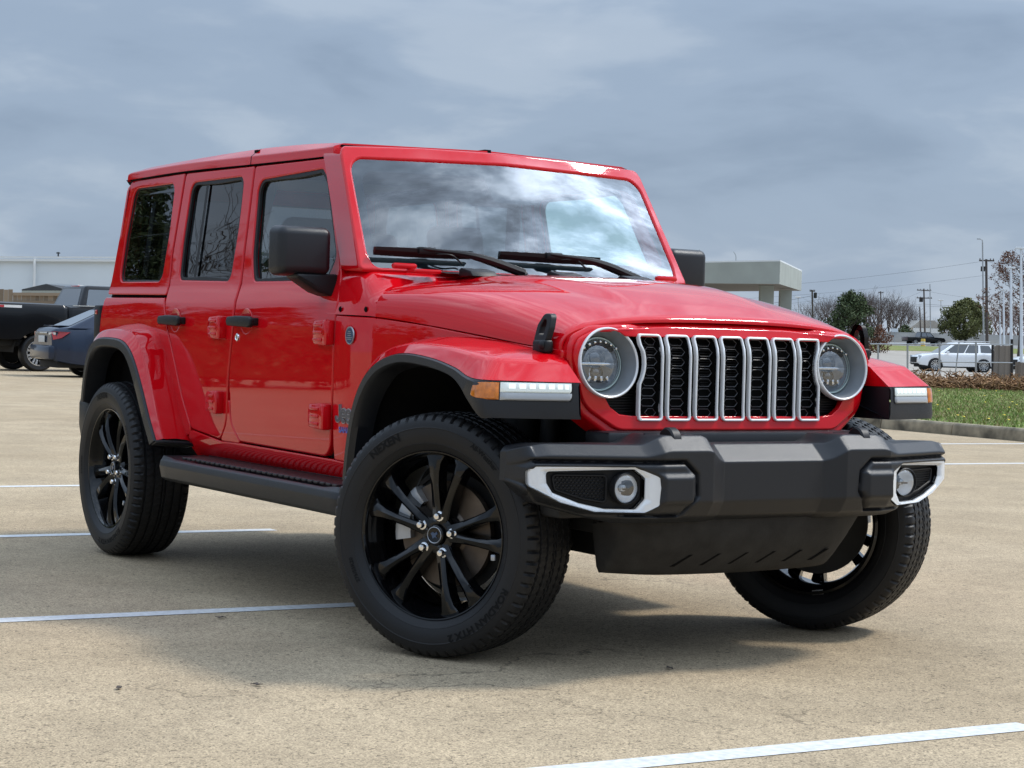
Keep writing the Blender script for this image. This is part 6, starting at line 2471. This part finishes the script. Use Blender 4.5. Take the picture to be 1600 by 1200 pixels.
for r_ in (rows[0], rows[-1]):
    st.add(r_, [tuple(range(len(r_)))])
sp = pair('side_step', st, 'plastic')
tp = MB()
for k in range(29):
    x = -2.12 + k * .0515
    tp.prism([Vector((x + .02 * math.sin(j / 6 * PI * 2) * .25, -.905 + .15 * j / 6, .505)) for j in range(7)] + [Vector((x + .034 + .02 * math.sin(j / 6 * PI * 2) * .25, -.905 + .15 * j / 6, .505)) for j in range(6, -1, -1)], (0, 0, .012), bev=.004)
M['tread'] = mat('step_tread', (0.020, 0.016, 0.017), 0.40)
tp.build('step_tread', 'tread', sp[0]); tp.mir().build('step_tread', 'tread', sp[1])
tr_in = MB().box((-1.40, -.738, .516), (1.62, .022, .016), bev=.006)
tr_in.build('step_rail', 'plastic', sp[0]); tr_in.mir().build('step_rail', 'plastic', sp[1])
brk = MB()
for x in (-2.0, -1.4, -.8):
    brk.box((x, -.70, .44), (.06, .30, .04), bev=.008)
brk.build('step_bracket', 'steel', sp[0]); brk.mir().build('step_bracket', 'steel', sp[1])

# ------------------------------------------------------------------ mirrors


def mirror_mb():
    h = MB()
    bm = bmesh.new()
    bmesh.ops.create_cube(bm, size=1)
    for v in bm.verts:
        f = v.co.x > 0; o_ = v.co.y < 0; u_ = v.co.z > 0
        x = -.955 if f else -1.075
        if o_: x -= .020 if f else .004
        y = -1.005 if o_ else -.795
        if f: y += .012 if o_ else .008
        z = 1.462 if u_ else 1.268
        if f: z += -.008 if u_ else .010
        v.co = Vector((x, y, z))
    bmesh.ops.bevel(bm, geom=list(bm.edges), offset=.030, segments=5, profile=.5, affect='EDGES')
    h.frombm(bm)
    return h


mm = mirror_mb()
mp_ = pair('mirror', mm, 'plastic')
arm = MB()
arm.prism([Vector((-1.075, y, z)) for y, z in ((-.752, 1.283), (-.925, 1.280), (-.925, 1.266), (-.835, 1.213), (-.785, 1.198), (-.752, 1.205))], (.105, 0, 0), bev=.010, seg=3)
gm_ = MB().grid([[Vector((-1.0765, y, z)) for z in (1.295, 1.435)] for y in (-.98, -.82)])
for o, s in zip(mp_, (1, -1)):
    g = (lambda q: q) if s == 1 else (lambda q: q.mir())
    g(arm).build('mirror_arm', 'plastic_dk', o)
    g(gm_).build('mirror_glass', 'chrome', o)

# ------------------------------------------------------------------ wipers


def wiper(y0, yb0, yb1, z0, z1, pv):
    w = MB()
    n = 14
    pts = []
    for k in range(n + 1):
        y = yb0 + (yb1 - yb0) * k / n
        z = z0 + (z1 - z0) * k / n
        pts.append(Vector((wsx(y, z), y, z)) + WN * .028)
    rows_ = []
    for i, p in enumerate(pts):
        k = i / n
        hh = .017 * (0.8 + .2 * math.sin(k * PI))
        rows_.append([p + Vector((0, 0, hh)) - WN * .008, p + WN * .012 + Vector((0, 0, hh * .2)), p + WN * .010 + Vector((0, 0, -hh * .6)), p - WN * .014 + Vector((0, 0, -hh * 1.0)), p - WN * .014])
    w.grid(rows_, cv=True)
    for r_ in (rows_[0], rows_[-1]):
        w.add(r_, [(0, 1, 2, 3, 4)])
    o = w.build('wiper', 'plastic_dk', car)
    yj = yb0 + (yb1 - yb0) * .52; zj = z0 + (z1 - z0) * .52
    J = Vector((wsx(yj, zj), yj, zj)) + WN * .045
    PV = Vector(pv)
    arm_ = MB()
    mid = J.lerp(PV, .45) + WN * .030
    arm_.tube(cr_path([J + Vector((0, -.02, 0)), mid, PV + WN * .012], 8), lambda t: .007 + .011 * sstep(.15, .75, t), 8)
    arm_.lathe([(.020, -.03), (.020, .012), (.012, .018), (0, .018)], 20, Matrix.Translation(PV) @ Matrix.Rotation(R(50), 4, 'Y'))
    arm_.box(J - WN * .012, (.030, .075, .026), bev=.006)
    arm_.build('wiper_arm', 'plastic_dk', o)
    hs_ = MB().tube(cr_path([J - WN * .02 + Vector((0, .02, -.01)), J + Vector((.01, .09, -.018)), J + Vector((.0, .135, -.038)), J + Vector((.0, .15, -.05))], 5), .0035, 6)
    hs_.build('wiper_hose', 'rubber', o)


wiper(0, -.690, -.290, 1.362, 1.362, (-.735, -.085, 1.305))
wiper(0, -.165, .300, 1.369, 1.365, (-.745, .465, 1.302))

# ------------------------------------------------------------------ badges
bt = MB()


def side_text(mb, body, size, cx, cz, off, bold=.0, ext=.003):
    vs, fs = text_geo(body, size, ext, bold)
    mb.add([Vector((cx + p.x, -(yside(cx + p.x, cz + p.y) + off + p.z), cz + p.y)) for p in vs], fs)


def stroke_letter(mb, pts, x0, z0, r, off):
    path = cr_path([Vector((x0 + p[0], 0, z0 + p[1])) for p in pts], 5)
    L_, R_ = [], []
    for i, p in enumerate(path):
        t = (path[min(i + 1, len(path) - 1)] - path[max(i - 1, 0)]).normalized()
        n = Vector((-t.z, 0, t.x))
        L_.append(p + n * r); R_.append(p - n * r)
    out = L_ + R_[::-1]
    n = len(path)
    f = lambda p, d: Vector((p.x, -(yside(p.x, p.z) + d), p.z))
    mb.grid([[f(L_[i], 0), f(L_[i], off), f(R_[i], off), f(R_[i], 0)] for i in range(n)])


JP = [(.030, .064), (.030, .045), (.030, .020), (.022, .006), (.010, .003), (.001, .010), (-.001, .020)]
EP = [(.003, .023), (.020, .023), (.034, .024), (.033, .037), (.020, .044), (.006, .037), (.002, .022), (.007, .007), (.020, .001), (.032, .007)]
PP = [(.003, -.018), (.003, .010), (.003, .030), (.012, .042), (.026, .040), (.034, .024), (.026, .006), (.012, .003), (.004, .010)]
b1, b2 = MB(), MB()
for pts_, xo in ((JP, 0.0), (EP, .042), (EP, .083), (PP, .126)):
    stroke_letter(b1, pts_, -.866, .733, .0078, .0050)
    stroke_letter(b2, pts_, -.866, .733, .0055, .0062)
    # shift the glyph just added along x
    for m_, n_ in ((b1, None), (b2, None)):
        cnt = len(cr_path([Vector((0, 0, 0))] * len(pts_), 5)) * 4
        for i in range(len(m_.v) - cnt, len(m_.v)):
            m_.v[i].x += xo
b3 = MB(); side_text(b3, 'SAHARA', .030, -.790, .702, .002, .0008, .0008)
for s in (1, -1):
    if s == 1:
        o1 = b1.build('badge', 'badge_edge', car); b2.build('badge_face', 'badge', o1); b3.build('badge', 'blue_text', car)
    rd = MB().lathe([(0, .002), (.030, .002), (.0305, .004), (.033, .004), (.034, 0)], 32, Matrix.Translation((-.782, -(yside(-.782, 1.053)), 1.053)) @ Matrix.Rotation(PI / 2, 4, 'X'))
    (rd if s == 1 else rd.mir()).build('round_badge', 'badge_edge', car)
    rc = MB()
    M4 = Matrix.Translation((-.782, -(yside(-.782, 1.053) + .0025), 1.053)) @ Matrix.Rotation(PI / 2, 4, 'X')
    rc.lathe([(0, .0008), (.0275, .0008), (.028, 0)], 32, M4)
    ro = (rc if s == 1 else rc.mir()).build('round_badge_face', 'blue', car)
    if s == 1:
        rl = MB()
        for dz, hw in ((-.014, .018), (-.008, .022), (.0, .012), (.008, .014), (.015, .010)):
            rl.box((-.782, -(yside(-.782, 1.053) + .0042), 1.053 + dz), (hw * 2, .0014, .0028))
        rl.build('round_badge_lines', 'badge_edge', ro)

# ------------------------------------------------------------------ rear details
for s in (1, -1):
    tl = MB().box((-3.575, -s * .735, 1.045), (.09, .11, .25), bev=.012)
    t_ = tl.build('tail_light', 'plastic_dk', car)
    MB().box((-3.618, -s * .735, 1.045), (.012, .085, .20), bev=.004).build('tail_lens', 'tail', t_)
    MB().box((-3.575, -s * .792, 1.135), (.030, .004, .022), bev=.0015).build('side_marker', 'tail', t_)
    mf = MB().prism([Vector((a, -s * .905, b)) for a, b in ((-3.485, .712), (-3.33, .712), (-3.31, .60), (-3.38, .49), (-3.44, .50), (-3.482, .58))], (0, s * .20, 0), bev=.02)
    mf.build('bumper_end', 'plastic', car)
rb = MB().box((-3.60, 0, .62), (.14, 1.30, .20), bev=.03)
rb.build('rear_bumper', 'plastic', car)

# ------------------------------------------------------------------ underbody
ch = MB()
for s in (1, -1):
    ch.box((-1.5, s * .42, .50), (3.8, .10, .14), bev=.01)
ch.box((-1.45, 0, .545), (3.9, 1.38, .10), bev=.01)
ch.box((-1.9, .1, .44), (1.5, .70, .14), bev=.03)
ch.box((-1.25, -.40, .405), (1.25, .44, .10), bev=.03)
ch.box((-.75, -.45, .385), (.35, .30, .09), bev=.03)
ch.build('underbody', 'steel', car)
for x in (0.0, -3.008):
    ax = MB()
    ax.tube([Vector((x, -.70, .40)), Vector((x, .70, .40))], .045, 16)
    ax.lathe([(0, -.12), (.09, -.10), (.14, -.04), (.14, .04), (.09, .10), (0, .12)], 24, Matrix.Translation((x, .12 if x == 0 else 0, .40)) @ Matrix.Rotation(PI / 2, 4, 'Y'))
    for s in (1, -1):
        ax.tube([Vector((x + .10, s * .50, .36)), Vector((x + .10, s * .47, .80))], .035, 12)
        ax.tube([Vector((x - .04, s * .52, .42)), Vector((x - .04, s * .50, .80))], .07, 12)
    if x == 0: ax.tube([Vector((.16, -.66, .37)), Vector((.16, .60, .40))], .018, 10)
    ax.build('axle', 'steel', car)
ar = MB()
for s in (1, -1):
    ar.tube([Vector((-2.95, s * .52, .40)), Vector((-2.2, s * .46, .47))], .028, 10)
    ar.tube([Vector((-.05, s * .52, .38)), Vector((-.85, s * .46, .47))], .028, 10)
ar.build('control_arm', 'steel', car)
eb = MB()
eb.box((.16, 0, .80), (.46, .76, .42), bev=.03)
eb.build('engine_bay', 'liner', car)

# ------------------------------------------------------------------ cabin
ds = MB()
ds.prism([Vector((a, -.70, b)) for a, b in ((-.84, 1.285), (-1.02, 1.265), (-1.22, 1.235), (-1.28, 1.17), (-1.26, .85), (-.84, .85))], (0, 1.40, 0), bev=.02)
ds.build('dashboard', 'trim', car)
swl = MB()
T = Matrix.Translation((-1.42, .37, 1.16)) @ Matrix.Rotation(R(-68), 4, 'Y')
swl.loop([T @ Vector((.185 * math.cos(2 * PI * k / 40), .185 * math.sin(2 * PI * k / 40), 0)) for k in range(40)], .016, 8)
for a in (R(0), R(120), R(240)):
    swl.tube([T @ Vector((0, 0, 0)), T @ Vector((.18 * math.cos(a), .18 * math.sin(a), 0))], .018, 8)
swl.lathe([(.06, -.02), (.06, .02), (0, .03)], 24, T)
swl.tube([T @ Vector((0, 0, 0)), Vector((-1.2, .37, 1.08))], .03, 8)
swl.build('steering_wheel', 'trim', car)


def seat(x, y, w=.50):
    b = MB()
    b.box((x + .22, y, .80), (.52, w, .16), bev=.05, seg=3)
    rot = Matrix.Rotation(R(-14), 3, 'Y')
    b.box((x - .06, y, 1.09), (.13, w * .96, .60), rot=rot, bev=.05, seg=3)
    b.tube([Vector((x - .135, y - .06, 1.36)), Vector((x - .15, y - .06, 1.46))], .008, 6)
    b.tube([Vector((x - .135, y + .06, 1.36)), Vector((x - .15, y + .06, 1.46))], .008, 6)
    b.box((x - .155, y, 1.475), (.10, .27, .17), rot=rot, bev=.04, seg=3)
    return b


seat(-1.88, -.36).build('seat', 'seat', car)
seat(-1.88, .36).build('seat', 'seat', car)
seat(-2.75, -.38, .56).build('seat', 'seat', car)
seat(-2.75, .38, .56).build('seat', 'seat', car)
cg = MB()
for s in (1, -1):
    cg.tube([Vector((-2.02, s * .66, 1.05)), Vector((-2.0, s * .64, 1.45)), Vector((-1.92, s * .60, 1.74))], .032, 10)
    cg.tube([Vector((-1.92, s * .60, 1.745)), Vector((-1.25, s * .61, 1.715))], .030, 10)
    cg.tube([Vector((-1.92, s * .60, 1.745)), Vector((-3.2, s * .60, 1.74)), Vector((-3.35, s * .60, 1.2))], .030, 10)
cg.tube([Vector((-1.93, -.6, 1.745)), Vector((-1.93, .6, 1.745))], .030, 10)
cg.build('roll_bar', 'trim', car)
gh = MB().tube(cr_path([Vector((-1.16, -.55, 1.60)), Vector((-1.20, -.54, 1.54)), Vector((-1.18, -.53, 1.46)), Vector((-1.10, -.54, 1.42))], 5), .012, 8)
gh.build('grab_handle', 'trim', car)
